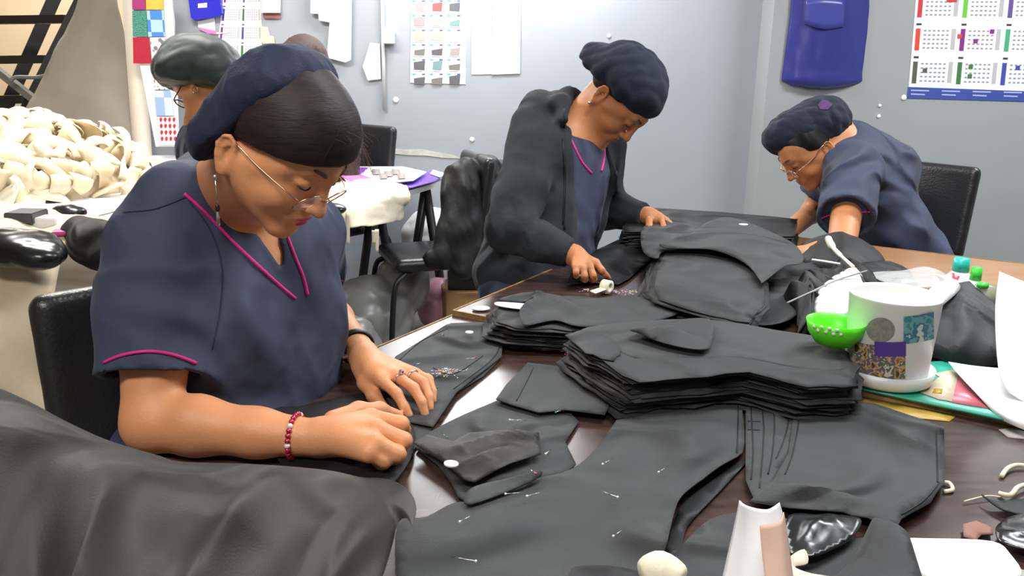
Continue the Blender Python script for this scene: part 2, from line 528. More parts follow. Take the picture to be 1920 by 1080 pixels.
def fastmesh(name, V, F, m=None, parent=None, relax=0):
    if relax:
        for _ in range(relax):
            acc = np.zeros_like(V); cnt = np.zeros(len(V))
            for a in range(4):
                b = (a + 1) % 4
                np.add.at(acc, F[:, a], V[F[:, b]]); np.add.at(cnt, F[:, a], 1)
                np.add.at(acc, F[:, b], V[F[:, a]]); np.add.at(cnt, F[:, b], 1)
            V = V * 0.4 + 0.6 * acc / np.maximum(cnt, 1)[:, None]
    me = bpy.data.meshes.new(name)
    me.vertices.add(len(V)); me.vertices.foreach_set('co', np.asarray(V, np.float32).ravel())
    me.loops.add(F.size); me.loops.foreach_set('vertex_index', F.ravel().astype(np.int32))
    me.polygons.add(len(F)); me.polygons.foreach_set('loop_start', np.arange(0, F.size, 4, dtype=np.int32))
    me.update(calc_edges=True); me.validate()
    return link(name, me, m, parent)
def sdf_obj(name, s, res, m, parent=None, relax=1):
    V, F = s.mesh(res)
    return fastmesh(name, V, F, m, parent, relax)
# ------------------------------------------------------------------ the room
def wall_material():
    m = bpy.data.materials.new('blue_grey_gloss_paint'); m.use_nodes = True
    nt = m.node_tree; b = nt.nodes['Principled BSDF']
    tc = nt.nodes.new('ShaderNodeTexCoord')
    n = nt.nodes.new('ShaderNodeTexNoise'); n.inputs['Scale'].default_value = 2.2; n.inputs['Detail'].default_value = 6
    nt.links.new(tc.outputs['Object'], n.inputs['Vector'])
    r = nt.nodes.new('ShaderNodeValToRGB')
    r.color_ramp.elements[0].color = rgb(156, 162, 170); r.color_ramp.elements[1].color = rgb(168, 173, 180)
    nt.links.new(n.outputs['Fac'], r.inputs[0])
    v = nt.nodes.new('ShaderNodeTexNoise'); v.inputs['Scale'].default_value = 7; v.inputs['Detail'].default_value = 8
    nt.links.new(tc.outputs['Object'], v.inputs['Vector'])
    vr = nt.nodes.new('ShaderNodeValToRGB')
    vr.color_ramp.elements[0].position = 0.76; vr.color_ramp.elements[1].position = 0.78
    vr.color_ramp.elements[0].color = (0, 0, 0, 1); vr.color_ramp.elements[1].color = (1, 1, 1, 1)
    nt.links.new(v.outputs['Fac'], vr.inputs[0])
    mx = nt.nodes.new('ShaderNodeMixRGB'); mx.inputs[2].default_value = rgb(200, 205, 205)
    nt.links.new(vr.outputs[0], mx.inputs[0]); nt.links.new(r.outputs[0], mx.inputs[1])
    nt.links.new(mx.outputs[0], b.inputs['Base Color'])
    b.inputs['Roughness'].default_value = 0.42
    bp = nt.nodes.new('ShaderNodeBump'); bp.inputs['Strength'].default_value = 0.15; bp.inputs['Distance'].default_value = 0.01
    nt.links.new(v.outputs['Fac'], bp.inputs['Height']); nt.links.new(bp.outputs[0], b.inputs['Normal'])
    return m
M_wall = wall_material()
M_wallB = mat('grey_paint', rgb(156, 161, 161), 0.55, noise_amt=0.04, nscale=2)
M_wallbeige = mat('beige_paint', rgb(196, 178, 150), 0.8, noise_amt=0.03, nscale=2)
M_ceil = mat('ceiling_paint', rgb(200, 200, 200), 0.9)
M_floor = mat('concrete_floor', rgb(120, 116, 112), 0.5, noise_amt=0.15, nscale=3)

def struct(o): o['kind'] = 'structure'; return o
XC = P(1400, 200, WALL_Y / cF.y).x     # the corner where the wall steps
XC = PY(1412, 200, WALL_Y).x
struct(box('floor', (-5, -1.2, -0.1), (4.5, 8.0, 0), M_floor))
struct(box('ceiling', (-5, -1.2, CEIL), (4.5, 8.0, CEIL + 0.1), M_ceil))
XL = PY(262, 100, WALL_Y).x            # left end of the painted back wall
struct(box('wall_back', (XL, WALL_Y, 0), (XC + 0.3, WALL_Y + 0.1, CEIL), M_wall))
wn = struct(box('glare_panel_1', (-0.80, WALL_Y - 0.03, 1.82), (0.50, WALL_Y - 0.002, 3.20), mat('glare_panel_frame_paint', rgb(210, 212, 214), 0.4)))  # added luminous panel above the view, sized for the white table glare
for i in range(2):
    x0 = -0.76 + i * 0.63
    box('glow_pane', (x0, WALL_Y - 0.034, 1.86), (x0 + 0.59, WALL_Y - 0.030, 3.16), mat('glare_panel_glow', (1, 1, 1, 1), 0.2, emis=(0.95, 0.98, 1.0, 1), estr=5.0), wn)  # glowing faces of the added panel, mirrored in the near table
struct(box('wall_step', (XC, WALL_B, 0), (4.5, WALL_Y, CEIL), M_wallB))
struct(box('wall_right', (4.4, -1.2, 0), (4.5, WALL_Y, CEIL), M_wallB))
struct(box('wall_left', (-5, -1.2, 0), (-4.9, 8.0, CEIL), M_wallbeige))
struct(box('wall_far', (-5, 7.4, 0), (XL + 1.0, 7.5, CEIL), M_wallbeige))
struct(box('wall_front', (-5, -1.2, 0), (4.5, -1.1, CEIL), M_wallB))

# ------------------------------------------------------------------ work tables
def table_top_material():
    m = bpy.data.materials.new('worn_dark_brown_laminate'); m.use_nodes = True
    nt = m.node_tree; b = nt.nodes['Principled BSDF']
    tc = nt.nodes.new('ShaderNodeTexCoord')
    mp = nt.nodes.new('ShaderNodeMapping'); mp.inputs['Scale'].default_value = (1, 5, 1); mp.inputs['Rotation'].default_value = (0, 0, 0.9)
    nt.links.new(tc.outputs['Object'], mp.inputs[0])
    n = nt.nodes.new('ShaderNodeTexNoise'); n.inputs['Scale'].default_value = 14; n.inputs['Detail'].default_value = 8
    nt.links.new(mp.outputs[0], n.inputs['Vector'])
    r = nt.nodes.new('ShaderNodeValToRGB')
    r.color_ramp.elements[0].position = 0.3; r.color_ramp.elements[1].position = 0.75
    r.color_ramp.elements[0].color = rgb(50, 36, 33); r.color_ramp.elements[1].color = rgb(84, 62, 54)
    nt.links.new(n.outputs['Fac'], r.inputs[0])
    w = nt.nodes.new('ShaderNodeTexNoise'); w.inputs['Scale'].default_value = 4.5; w.inputs['Detail'].default_value = 12; w.inputs['Roughness'].default_value = 0.75
    nt.links.new(tc.outputs['Object'], w.inputs['Vector'])
    wr = nt.nodes.new('ShaderNodeValToRGB'); wr.color_ramp.elements[0].position = 0.64; wr.color_ramp.elements[1].position = 0.72
    wr.color_ramp.elements[0].color = (0, 0, 0, 1); wr.color_ramp.elements[1].color = (0.75, 0.75, 0.75, 1)
    nt.links.new(w.outputs['Fac'], wr.inputs[0])
    mx = nt.nodes.new('ShaderNodeMixRGB'); mx.inputs[2].default_value = rgb(120, 84, 56)
    nt.links.new(wr.outputs[0], mx.inputs[0]); nt.links.new(r.outputs[0], mx.inputs[1])
    nt.links.new(mx.outputs[0], b.inputs['Base Color'])
    b.inputs['Specular IOR Level'].default_value = 0.75
    rr = nt.nodes.new('ShaderNodeValToRGB'); rr.color_ramp.elements[0].color = (0.12,) * 3 + (1,); rr.color_ramp.elements[1].color = (0.30,) * 3 + (1,)
    nt.links.new(w.outputs['Fac'], rr.inputs[0]); nt.links.new(rr.outputs[0], b.inputs['Roughness'])
    return m
M_top = table_top_material()
M_edge = mat('worn_tan_table_edge', rgb(150, 118, 72), 0.6, noise_amt=0.3, nscale=30)
M_tan = mat('tan_laminate', rgb(168, 122, 82), 0.3, spec=0.6, noise_amt=0.08, nscale=4, stretch=(1, 6, 1))
tO = PH(852, 590)
tu = (PH(1881, 793) - tO); tu.z = 0; tu.normalize()
tv = Vector((-tu.y, tu.x, 0))
def table(name, a0, a1, b0, b1, top, m, label, thick=0.03, legs=True):
    """board from a0..a1 along the seam and b0..b1 away from the camera"""
    t = empty(name, tO + tu * a0 + tv * b0 + Vector((0, 0, -TZ)), label, 'table')
    M = frame_mat(Vector((tO.x, tO.y, 0)), tu, tv, Vector((0, 0, 1)))
    bm = bmesh.new(); add_box(bm, (a0, b0, top - thick), (a1, b1, top), M)
    o = bmobj('table_top', bm, m, t)
    bm = bmesh.new()
    e = 0.004
    add_box(bm, (a0 - e, b0 - e, top - thick - 0.001), (a1 + e, b0, top + 0.0015), M)
    add_box(bm, (a0 - e, b1, top - thick - 0.001), (a1 + e, b1 + e, top + 0.0015), M)
    add_box(bm, (a0 - e, b0, top - thick - 0.001), (a0, b1, top + 0.0015), M)
    add_box(bm, (a1, b0, top - thick - 0.001), (a1 + e, b1, top + 0.0015), M)
    bmobj('edge_strip', bm, M_edge, t)
    for a in (a0 + 0.08, a1 - 0.13):
        for b in (b0 + 0.06, b1 - 0.11):
            bm = bmesh.new(); add_box(bm, (a, b, 0), (a + 0.05, b + 0.05, top - thick), M)
            bmobj('leg', bm, M_blackmetal, t)
    return t
table('work_table', 0.0, 2.0, -1.25, -0.006, TZ, M_top, 'near dark brown worn work table covered with cut grey-black garment pieces')
table('work_table', 0.0, 2.0, 0.0, 0.88, TZ + 0.010, M_top, 'dark brown work table beyond the seam, carrying the fabric stacks and printed pot')
table('work_table', 0.0, 2.0, 0.89, 1.43, TZ + 0.004, M_tan, 'tan wooden table strip at the far side, where the woman in the dark bonnet leans')
# ------------------------------------------------------------------ people: shared builders
def cam_dir(r, u, f):
    return (cR * r + cU * u + cF * f).normalized()
def yaw_frame(O, yaw, pitch, sc=1.0, roll=0.0):
    """yaw in degrees from +x (negative = towards the camera), pitch down"""
    a, b = math.radians(yaw), math.radians(pitch)
    fw = Vector((math.cos(b) * math.cos(a), math.cos(b) * math.sin(a), -math.sin(b)))
    up = Vector((math.sin(b) * math.cos(a), math.sin(b) * math.sin(a), math.cos(b)))
    if roll: up = Matrix.Rotation(math.radians(roll), 3, fw) @ up
    return Frame(O, fw, up, sc)
class Frame:
    """head frame: x = her right, y = where the face points, z = up through the crown"""
    def __init__(s, O, fwd, up, sc=1.0):
        s.O = Vector(O); s.y = fwd.normalized(); z = up - s.y * up.dot(s.y); s.z = z.normalized(); s.x = s.y.cross(s.z); s.s = sc
    def w(s, x, y, z): return s.O + (s.x * x + s.y * y + s.z * z) * s.s
    def rows(s): return [tuple(s.x), tuple(s.y), tuple(s.z)]
    def loc(s, X):
        M = np.array(s.rows()); return (X - np.array(s.O)) @ M.T / s.s
    def rot(s, rx=0, ry=0, rz=0):
        R = (Matrix.Rotation(rx, 3, 'X') @ Matrix.Rotation(ry, 3, 'Y') @ Matrix.Rotation(rz, 3, 'Z'))
        B = Matrix(s.rows())
        return [tuple(r) for r in (R.transposed() @ B)]
def head_prims(S, f, ear=(0.0, -0.018, -0.012), lids=True, nose=1.0, full=1.0):
    s = f.s
    def E(c, r, M=None, k=0.015, op='u'): S.ell(f.w(*c), [q * s for q in r], M or f.rows(), k * s, op)
    def C(a, b, ra, rb=None, k=0.012, op='u'): S.cap(f.w(*a), f.w(*b), ra * s, (rb if rb is not None else ra) * s, k * s, op)
    E((0, -0.015, 0.045), (0.075, 0.096, 0.087))
    E((0, 0.028, 0.040), (0.066, 0.064, 0.066), k=0.02)
    E((0, 0.030, -0.025), (0.060 * full, 0.060, 0.072), k=0.02)
    for q in (-1, 1):
        C((q * 0.054 * full, -0.008, -0.032), (q * 0.014, 0.072, -0.090), 0.020, 0.017, k=0.03)
        E((q * 0.036, 0.058, -0.032), (0.024 * full, 0.026, 0.026), k=0.02)
        C((q * 0.052, 0.050, 0.015), (q * 0.058, 0.02, -0.01), 0.012, 0.012, k=0.02)
    E((0, 0.079, -0.094), (0.018, 0.016, 0.015), k=0.02)
    C((-0.036, 0.076, 0.034), (0, 0.087, 0.032), 0.010, 0.010, k=0.02)
    C((0.036, 0.076, 0.034), (0, 0.087, 0.032), 0.010, 0.010, k=0.02)
    for q in (-1, 1):
        E((q * 0.031, 0.101, 0.012), (0.018, 0.014, 0.013), k=0.014, op='s')
        E((q * 0.031, 0.0765, 0.010), (0.0150, 0.0140, 0.0125), k=0.005)
        E((q * 0.031, 0.0785, 0.013), (0.0165, 0.0135, 0.0085), k=0.004)
    # nose
    C((0, 0.087, 0.030), (0, 0.105 + 0.004 * nose, -0.020), 0.0095, 0.0100, k=0.012)
    E((0, 0.108 + 0.005 * nose, -0.027), (0.0115, 0.011, 0.0095), k=0.008)
    for q in (-1, 1):
        E((q * 0.0125, 0.100, -0.030), (0.0075, 0.0100, 0.0070), k=0.007)
        E((q * 0.0065, 0.107, -0.0375), (0.0035, 0.005, 0.003), k=0.003, op='s')
    # mouth
    E((0, 0.086, -0.058), (0.030, 0.014, 0.020), k=0.015)
    E((0, 0.096, -0.0545), (0.021, 0.008, 0.0052), k=0.006)
    E((0, 0.095, -0.0645), (0.018, 0.0085, 0.0060), k=0.006)
    E((0, 0.106, -0.0594), (0.026, 0.008, 0.0012), k=0.003, op='s')
    for q in (-1, 1): C((q * 0.022, 0.096, -0.036), (q * 0.031, 0.080, -0.060), 0.0012, 0.001, k=0.006, op='s')
    # ears
    ex, ey, ez = ear
    for q in (-1, 1):
        A = f.w(q * (0.0730 + ex), ey, ez)
        n = (f.x * q * 0.93 - f.y * 0.10 + f.y * 0.42 * 1.0).normalized()      # outward, turned a little forward
        u = (f.z * 0.97 - f.y * 0.22); u = (u - n * u.dot(n)).normalized()
        v = n.cross(u)
        if v.dot(f.y) > 0: v = -v                                             # v points backwards
        rows = [tuple(v), tuple(n), tuple(u)]
        def pt(a, b, c=0.0): return A + (v * a + u * b + n * c) * s
        S.ell(pt(0.004, 0, 0.004), [0.0165 * s, 0.0055 * s, 0.029 * s], rows, 0.006 * s)
        S.ell(pt(0.003, 0.002, 0.0105), [0.0115 * s, 0.0085 * s, 0.021 * s], rows, 0.0025 * s, 's')
        hx = [(-0.010, 0.006), (-0.006, 0.024), (0.004, 0.031), (0.015, 0.027), (0.0195, 0.012), (0.016, -0.004), (0.009, -0.018)]
        S.chain([pt(a, b, 0.0075) for a, b in hx], [0.0030 * s] * 7, 0.003 * s)
        S.chain([pt(a, b, 0.006) for a, b in ((0.002, 0.018), (0.010, 0.010), (0.009, -0.004), (0.001, -0.012))], [0.0026 * s] * 4, 0.003 * s)
        S.ell(pt(-0.009, -0.002, 0.006), [0.004 * s, 0.004 * s, 0.006 * s], rows, 0.004 * s)
        S.ell(pt(0.002, -0.026, 0.005), [0.0085 * s, 0.0050 * s, 0.0095 * s], rows, 0.006 * s)
def face_details(person, f, lipm, brow=True, pref=None):
    s = f.s
    S = SDF()
    def E(c, r, k=0.006, op='u'): S.ell(f.w(*c), [q * s for q in r], f.rows(), k * s, op)
    E((0, 0.0973, -0.0543), (0.0205, 0.0078, 0.0047)); E((0, 0.0962, -0.0648), (0.0170, 0.0085, 0.0056))
    E((0, 0.1075, -0.0594), (0.026, 0.008, 0.0011), k=0.002, op='s')
    sdf_obj('lips', S, 0.0012, lipm, person)
    for q in (-1, 1):
        pts = []
        for i in range(9):
            a = -1 + i / 4
            x = q * 0.031 + 0.0150 * a
            y = 0.0765 + 0.0142 * math.sqrt(max(0.05, 1 - (a * 0.93) ** 2)) + 0.0006
            z = 0.0035 + 0.003 * a * a
            pts.append(f.w(x, y, z))
        V, Fc = tube_geo(pts, [0.0006 * s] + [0.0012 * s] * 7 + [0.0006 * s], 6)
        meshobj('eyelashes', V, Fc, M_lash, person)
        if brow:
            pts = [f.w(q * (0.015 + 0.033 * t), 0.0985 - 0.023 * t ** 2.2, 0.034 + 0.008 * math.sin(t * 2.2)) for t in [i / 8 for i in range(9)]]
            tube('eyebrow', pts, [0.002 * s, 0.0028 * s, 0.003 * s, 0.003 * s, 0.0028 * s, 0.0025 * s, 0.002 * s, 0.0015 * s, 0.0008 * s], M_brow, person, flat=0.5, flatdir=f.y)
def glasses(person, f, m, drop=0.0, wr=0.0011, rx=0.023, rz=0.019, tilt=0.15, label=None, templ=True, ear=(0, -0.018, -0.012)):
    s = f.s
    cy, cz = 0.108, -0.004 - drop
    rims = []
    g = None
    def rim(q):
        pts = []
        for i in range(24):
            a = 2 * math.pi * i / 24
            x = q * (0.0315) + rx * math.cos(a); z = cz + rz * math.sin(a)
            y = cy - 0.10 * abs(x) + math.sin(a) * tilt * rz
            pts.append(f.w(x, y, z))
        return pts
    V1, F1 = tube_geo(rim(-1), wr * s, 6, True); V2, F2 = tube_geo(rim(1), wr * s, 6, True)
    V3_, F3 = tube_geo(catmull([f.w(-0.0095, cy - 0.002, cz + 0.004), f.w(0, cy + 0.006, cz + 0.008), f.w(0.0095, cy - 0.002, cz + 0.004)], 4), wr * s, 6)
    Vs = []; Fs = []
    def acc(V, Fc):
        o = len(Vs); Vs.extend(V); Fs.extend([tuple(i + o for i in q) for q in Fc])
    acc(V1, F1); acc(V2, F2); acc(V3_, F3)
    for q in (-1, 1):
        pts = [f.w(q * 0.0545, cy - 0.0065, cz + 0.006), f.w(q * 0.066, cy - 0.02, cz + 0.010), f.w(q * 0.0765, 0.03, 0.006 + ear[2] * 0.3), f.w(q * 0.0815, ear[1] + 0.012, ear[2] + 0.026), f.w(q * 0.079, ear[1] - 0.016, ear[2] + 0.018)]
        acc(*tube_geo(catmull(pts, 5), wr * s, 6))
    g = meshobj('glasses', Vs, Fs, m, person)
    for q in (-1, 1):
        r = rim(q); c = sum(r, Vector()) / len(r) + f.y * 0.0015 * s
        V = [c] + r; Fc = [(0, i + 1, (i + 1) % 24 + 1) for i in range(24)]
        l = meshobj('lens', V, Fc, M_lens, g)
        mod(l, 'SOLIDIFY', thickness=0.0012)
    return g
def finger(S, pts, r0=0.0088, r1=0.0065, k=0.006):
    n = len(pts)
    S.chain(pts, [r0 + (r1 - r0) * i / (n - 1) for i in range(n)], k)
def hem_tube(bvh, pxs, r, m, parent, name='piping', off=0.001, n=6):
    pts = trace(bvh, pxs, off, n)
    # drop jumps
    out = [pts[0]]
    for p in pts[1:]:
        if (p - out[-1]).length < 0.08: out.append(p)
    return tube(name, out, r, m, parent)

# ------------------------------------------------------------------ woman 1: seated in front at the left
def build_front_woman():
    # joints
    Rs = P(300, 470, 1.34); Ls = P(560, 430, 1.60)      # shoulders
    chest = (Rs + Ls) / 2
    face_dir = Vector((Ls - Rs).normalized().cross(Vector((0, 0, 1)))); face_dir.z = 0; face_dir.normalize()
    if face_dir.x < 0: face_dir = -face_dir
    side = Vector((Ls - Rs)).normalized()
    pel = Vector((chest.x, chest.y, 0.54)) - face_dir * 0.17 
    f = yaw_frame(P(526, 275, 1.20), -25, 41, 0.92)
    R_el = PH(285, 792, 0.045); R_wr = PH(592, 822, 0.040)
    L_el = PH(600, 585, 0.02) + Vector((0, 0, 0.03)); L_wr = PH(682, 668, 0.045)
    S = SDF(); 
    head_prims(S, f, ear=(0.002, -0.020, -0.026), full=1.10)
    nb = chest + Vector((0, 0, 0.06)) - face_dir * 0.035
    S.cap(f.w(0, -0.025, -0.045), nb, 0.056, 0.066, 0.03)
    S.cap(f.w(0, 0.012, -0.075), nb + face_dir * 0.05, 0.030, 0.05, 0.03)
    S.cap(Rs + side * 0.04, Ls - side * 0.04, 0.052, 0.052, 0.05)
    # torso core (inside the tunic)
    S.cap(chest - Vector((0, 0, 0.10)), pel + Vector((0, 0, 0.08)), 0.12, 0.13, 0.06)
    S.ell(chest - Vector((0, 0, 0.06)) + face_dir * 0.015, (0.155, 0.10, 0.13), [tuple(side), tuple(face_dir), (0, 0, 1)], 0.05)
    # arms
    S.chain([Rs, Rs.lerp(R_el, 0.55), R_el], [0.050, 0.052, 0.042], 0.02)
    S.chain([R_el, R_el.lerp(R_wr, 0.28) + Vector((0, 0, 0.002)), R_el.lerp(R_wr, 0.65), R_wr], [0.041, 0.0425, 0.034, 0.0275], 0.02)
    S.chain([Ls, Ls.lerp(L_el, 0.5), L_el, L_el.lerp(L_wr, 0.4), L_wr], [0.055, 0.05, 0.040, 0.036, 0.027], 0.02)
    # right hand: closed pinch
    hb = PH(645, 812, 0.045)
    mcp = [PH(694, 782, 0.060), PH(706, 803, 0.064), PH(704, 829, 0.058), PH(690, 850, 0.047)]
    for i, m_ in enumerate(mcp):
        S.cap(R_wr.lerp(hb, 0.3), m_, 0.021, 0.0135, 0.016)
    S.cap(hb, PH(690, 815, 0.045), 0.024, 0.024, 0.02)
    pip = [PH(752, 795, 0.052), PH(757, 826, 0.050), PH(746, 851, 0.042), PH(722, 864, 0.034)]
    dip = [PH(757, 806, 0.025), PH(752, 838, 0.024), PH(738, 860, 0.020), PH(716, 872, 0.018)]
    tip = [PH(741, 812, 0.010), PH(735, 838, 0.013), PH(722, 858, 0.014), PH(704, 868, 0.014)]
    for i in range(4):
        r = [0.0118, 0.0118, 0.0112, 0.0098][i]
        S.cap(mcp[i], pip[i], r * 1.1, r, 0.004); S.cap(pip[i], dip[i], r, r * .88, 0.006); S.cap(dip[i], tip[i], r * .88, r * .75, 0.005)
    S.chain([PH(625, 790, 0.042), PH(672, 770, 0.040), PH(712, 768, 0.032), PH(748, 779, 0.014)], [0.017, 0.0135, 0.0115, 0.0085], 0.010)
    # left hand: spread on the cloth
    hb = PH(700, 700, 0.050)
    mcp = [PH(715, 712, 0.050), PH(741, 704, 0.052), PH(763, 700, 0.048), PH(778, 702, 0.040)]
    for m_ in mcp: S.cap(L_wr.lerp(hb, 0.25), m_, 0.019, 0.0125, 0.015)
    S.cap(L_wr, hb, 0.022, 0.020, 0.02)
    fg = [[mcp[0], PH(744, 738, 0.040), PH(758, 763, 0.022), PH(767, 778, 0.010)],
          [mcp[1], PH(776, 728, 0.046), PH(791, 754, 0.028), PH(797, 776, 0.010)],
          [mcp[2], PH(795, 718, 0.042), PH(804, 744, 0.026), PH(806, 766, 0.010)],
          [mcp[3], PH(803, 712, 0.036), PH(810, 734, 0.022), PH(811, 752, 0.010)]]
    for q in fg: finger(S, q, 0.0105, 0.0072, 0.004)
    S.chain([PH(676, 690, 0.040), PH(686, 718, 0.034), PH(701, 742, 0.022), PH(717, 760, 0.010)], [0.0155, 0.0135, 0.011, 0.0085], 0.010)
    body = sdf_obj('person', S, 0.0028, M_skin, None, 1)
    tag(body, 'nearest seated woman in navy tunic, round gold glasses and red bracelet, pinning cloth', 'person')
    face_details(body, f, M_lips)
    bb = bvh_of(body)
    # nails on the spread hand
    nl = []
    # tunic
    T = SDF()
    up = Vector((0, 0, 1))
    tor = [tuple(side), tuple(face_dir), (0, 0, 1)]
    T.cap(Rs + side * 0.03 - up * 0.005, Ls - side * 0.02, 0.074, 0.074, 0.05)
    T.ell(chest - up * 0.10 + face_dir * 0.01, (0.185, 0.125, 0.18), tor, 0.06)
    for q in (-1, 1): T.ell(chest + side * (0.075 * q) - up * 0.155 + face_dir * 0.065, (0.085, 0.08, 0.085), tor, 0.05)
    T.ell(chest - up * 0.30 - face_dir * 0.01, (0.185, 0.150, 0.17), tor, 0.08)
    T.ell(pel + up * 0.08 + face_dir * 0.02, (0.205, 0.165, 0.15), tor, 0.08)
    T.cap(nb + up * 0.012 - face_dir * 0.005, chest - up * 0.05, 0.076, 0.10, 0.04)
    T.cap(nb + up * 0.012, P(330, 372, 1.33), 0.060, 0.055, 0.05)
    # sleeves
    h1 = P(287, 700, 1.30)
    T.cap(Rs - up * 0.0, Rs.lerp(h1, 0.5), 0.080, 0.080, 0.045); T.cyl(Rs.lerp(h1, 0.3), h1, 0.082, 0.078, 0.03)
    ax = (h1 - Rs).normalized()
    T.cyl(h1 - ax * 0.05, h1 + ax * 0.03, 0.071, 0.072, 0.004, 's')
    h2 = Ls.lerp(L_el, 0.62)
    T.cyl(Ls, h2, 0.078, 0.068, 0.04)
    ax2 = (h2 - Ls).normalized()
    T.cyl(h2 - ax2 * 0.04, h2 + ax2 * 0.05, 0.061, 0.062, 0.006, 's')
    # V neck
    n = -RAY(490, 420)
    T.prism([P(352, 250, 1.34), P(530, 395, 1.40), P(532, 514, 1.38)], n, 0.003, (-0.03, 0.5))
    fo = Folds(5, 20, 7, sharp=0.7, dirs=[tuple(side * 0.6 + up), tuple(side - up * 0.4), tuple(face_dir + up * 0.6), tuple(side + up * 0.8)]); fo2 = Folds(9, 40, 4, sharp=0.7)
    chn = np.array(chest)
    def disp(X):
        low = np.clip((-(X - chn)[..., 2] - 0.10) / 0.25, 0, 1)
        return -(0.009 + 0.011 * low) * (0.5 + 0.5 * fo(X * np.array([1, 1, 0.6]))) - 0.0025 * (0.5 + 0.5 * fo2(X))
    T.disp = disp; T.damp = 0.02
    tunic = sdf_obj('tunic', T, 0.0055, M_navy, body, 1)
    tb = bvh_of(tunic)
    hem_tube(tb, [(345, 363), (380, 395), (430, 447), (480, 495), (520, 532), (553, 560)], 0.0028, M_pink, tunic)
    hem_tube(tb, [(535, 435), (552, 480), (568, 520), (576, 553)], 0.0028, M_pink, tunic)
    hem_tube(tb, [(196, 680), (230, 666), (275, 659), (320, 664), (368, 681)], 0.0026, M_pink, tunic)
    hem_tube(tb, [(641, 525), (636, 535), (630, 545)], 0.0026, M_pink, tunic)
    for l in ([(352, 374), (392, 428), (416, 500), (412, 580), (398, 655)], [(232, 398), (290, 392), (348, 370)]):
        hem_tube(tb, l, 0.0012, M_navydark, tunic, 'seam', 0.0002)
    # trousers
    TR = SDF()
    kn = [pel + face_dir * 0.40 + side * 0.11 * q - up * 0.02 for q in (-1, 1)]
    for q, k_ in zip((-1, 1), kn):
        TR.chain([pel + side * 0.09 * q, k_, k_ - up * 0.44 - face_dir * 0.05], [0.10, 0.075, 0.055], 0.03)
    TR.ell(pel, (0.19, 0.14, 0.11), tor, 0.05)
    sdf_obj('trousers', TR, 0.012, M_navy, body, 1)
    # hair
    H = SDF()
    def HE(c, r, k=0.02, op='u', M=None): H.ell(f.w(*c), [q * f.s for q in r], M or f.rows(), k, op)
    HE((0, -0.012, 0.048), (0.088, 0.104, 0.094))
    HE((0.0, 0.034, 0.058), (0.078, 0.064, 0.066))
    HE((-0.055, 0.03, 0.035), (0.034, 0.055, 0.035))
    # leave the face, the ears and the nape free
    H.half(f.w(0, 0.045, 0.030), (f.y * 0.42 - f.z * 1.0), 0.006)
    HE((0, 0.105, 0.018), (0.066, 0.060, 0.036), 0.006, 's')
    HE((0, 0.03, -0.045), (0.12, 0.10, 0.058), 0.006, 's')
    fh = Folds(3, 60, 6, dirs=[tuple(f.x), tuple(f.x + f.z * 0.5), tuple(f.z)])
    H.disp = lambda X: 0.0010 * fh(X); H.damp = 0.003
    H.cap(f.w(0.066, -0.045, -0.025), f.w(0.045, -0.06, -0.055), 0.018, 0.016, 0.02)
    sdf_obj('hair', H, 0.003, M_hair, body, 1)
    # wisps
    rnd = random.Random(4); ws = []
    for i in range(14):
        a = rnd.uniform(-0.05, 0.05)
        p0 = f.w(a, 0.070 + rnd.uniform(-0.01, 0.01), 0.100 + rnd.uniform(-0.01, 0.01))
        ws.append(catmull([p0, p0 + f.y * rnd.uniform(0.01, 0.03) + f.z * 0.01, p0 + f.y * rnd.uniform(0.01, 0.04) - f.z * rnd.uniform(0.0, 0.04) + f.x * rnd.uniform(-.01, .01)], 4))
    multi_tube('stray_hairs', ws, 0.00025, M_hairb, body, 4)
    # cap
    B_ = SDF()
    def BE(c, r, k=0.03, op='u', M=None): B_.ell(f.w(*c), [q * f.s for q in r], M or f.rows(), k, op)
    BE((0.0, -0.055, 0.040), (0.100, 0.070, 0.100))
    BE((0.03, -0.062, -0.030), (0.075, 0.055, 0.068))
    BE((0.0, -0.030, 0.095), (0.080, 0.050, 0.050))
    fb = Folds(12, 34, 7, dirs=[tuple(f.x + f.z * 0.3), tuple(f.z - f.x * 0.3), tuple(f.x)], sharp=0.7)
    fb2 = Folds(13, 100, 4, dirs=[tuple(f.x + f.z * 0.6), tuple(f.z - f.x * 0.6)], sharp=0.8)
    O_ = np.array(f.O); yv = np.array(f.y)
    def bdisp(X):
        e = np.exp(-np.abs((X - O_) @ yv + 0.02) / 0.02)
        return -0.009 * fb(X) * (1 - 0.6 * e) - 0.003 * e * fb2(X)
    B_.disp = bdisp; B_.damp = 0.012
    B_.half(f.w(0, -0.020, 0.05), (f.y * 0.97 - f.z * 0.25), 0.008)
    cap = sdf_obj('cloth_cap', B_, 0.0035, M_navydark, body, 1)
    # glasses and jewellery
    glasses(body, f, M_gold, drop=0.006, rx=0.0245, rz=0.0205, tilt=0.3, ear=(0, -0.020, -0.026))
    e0 = f.w(0.087, -0.012, -0.064)
    er = multi_tube('earring', [[e0, e0 - up * 0.042]], 0.0011, M_silver, body)
    lathe('bead', [(0, -0.004), (0.0035, -0.002), (0.0035, 0.002), (0, 0.004)], e0, M_silver, er, 12)
    lathe('drop', [(0, -0.006), (0.0028, -0.004), (0.0022, 0.012), (0.0008, 0.02), (0, 0.021)], e0 - up * 0.062, M_silver, er, 12)
    lathe('dark_bead', [(0, -0.006), (0.003, -0.002), (0.003, 0.004), (0, 0.008)], e0 - up * 0.044, M_blackmetal, er, 12)
    # bracelet on the near wrist
    wc = R_el.lerp(R_wr, 0.88); axw = (R_wr - R_el).normalized()
    a1 = axw.cross(Vector((0, 0, 1))).normalized(); a2 = axw.cross(a1)
    ring = []
    br = tube('bracelet', [wc + (a1 * math.cos(t) + a2 * math.sin(t)) * 0.0315 for t in [2 * math.pi * i / 28 for i in range(28)]], 0.0012, M_redbead, body, 6, True)
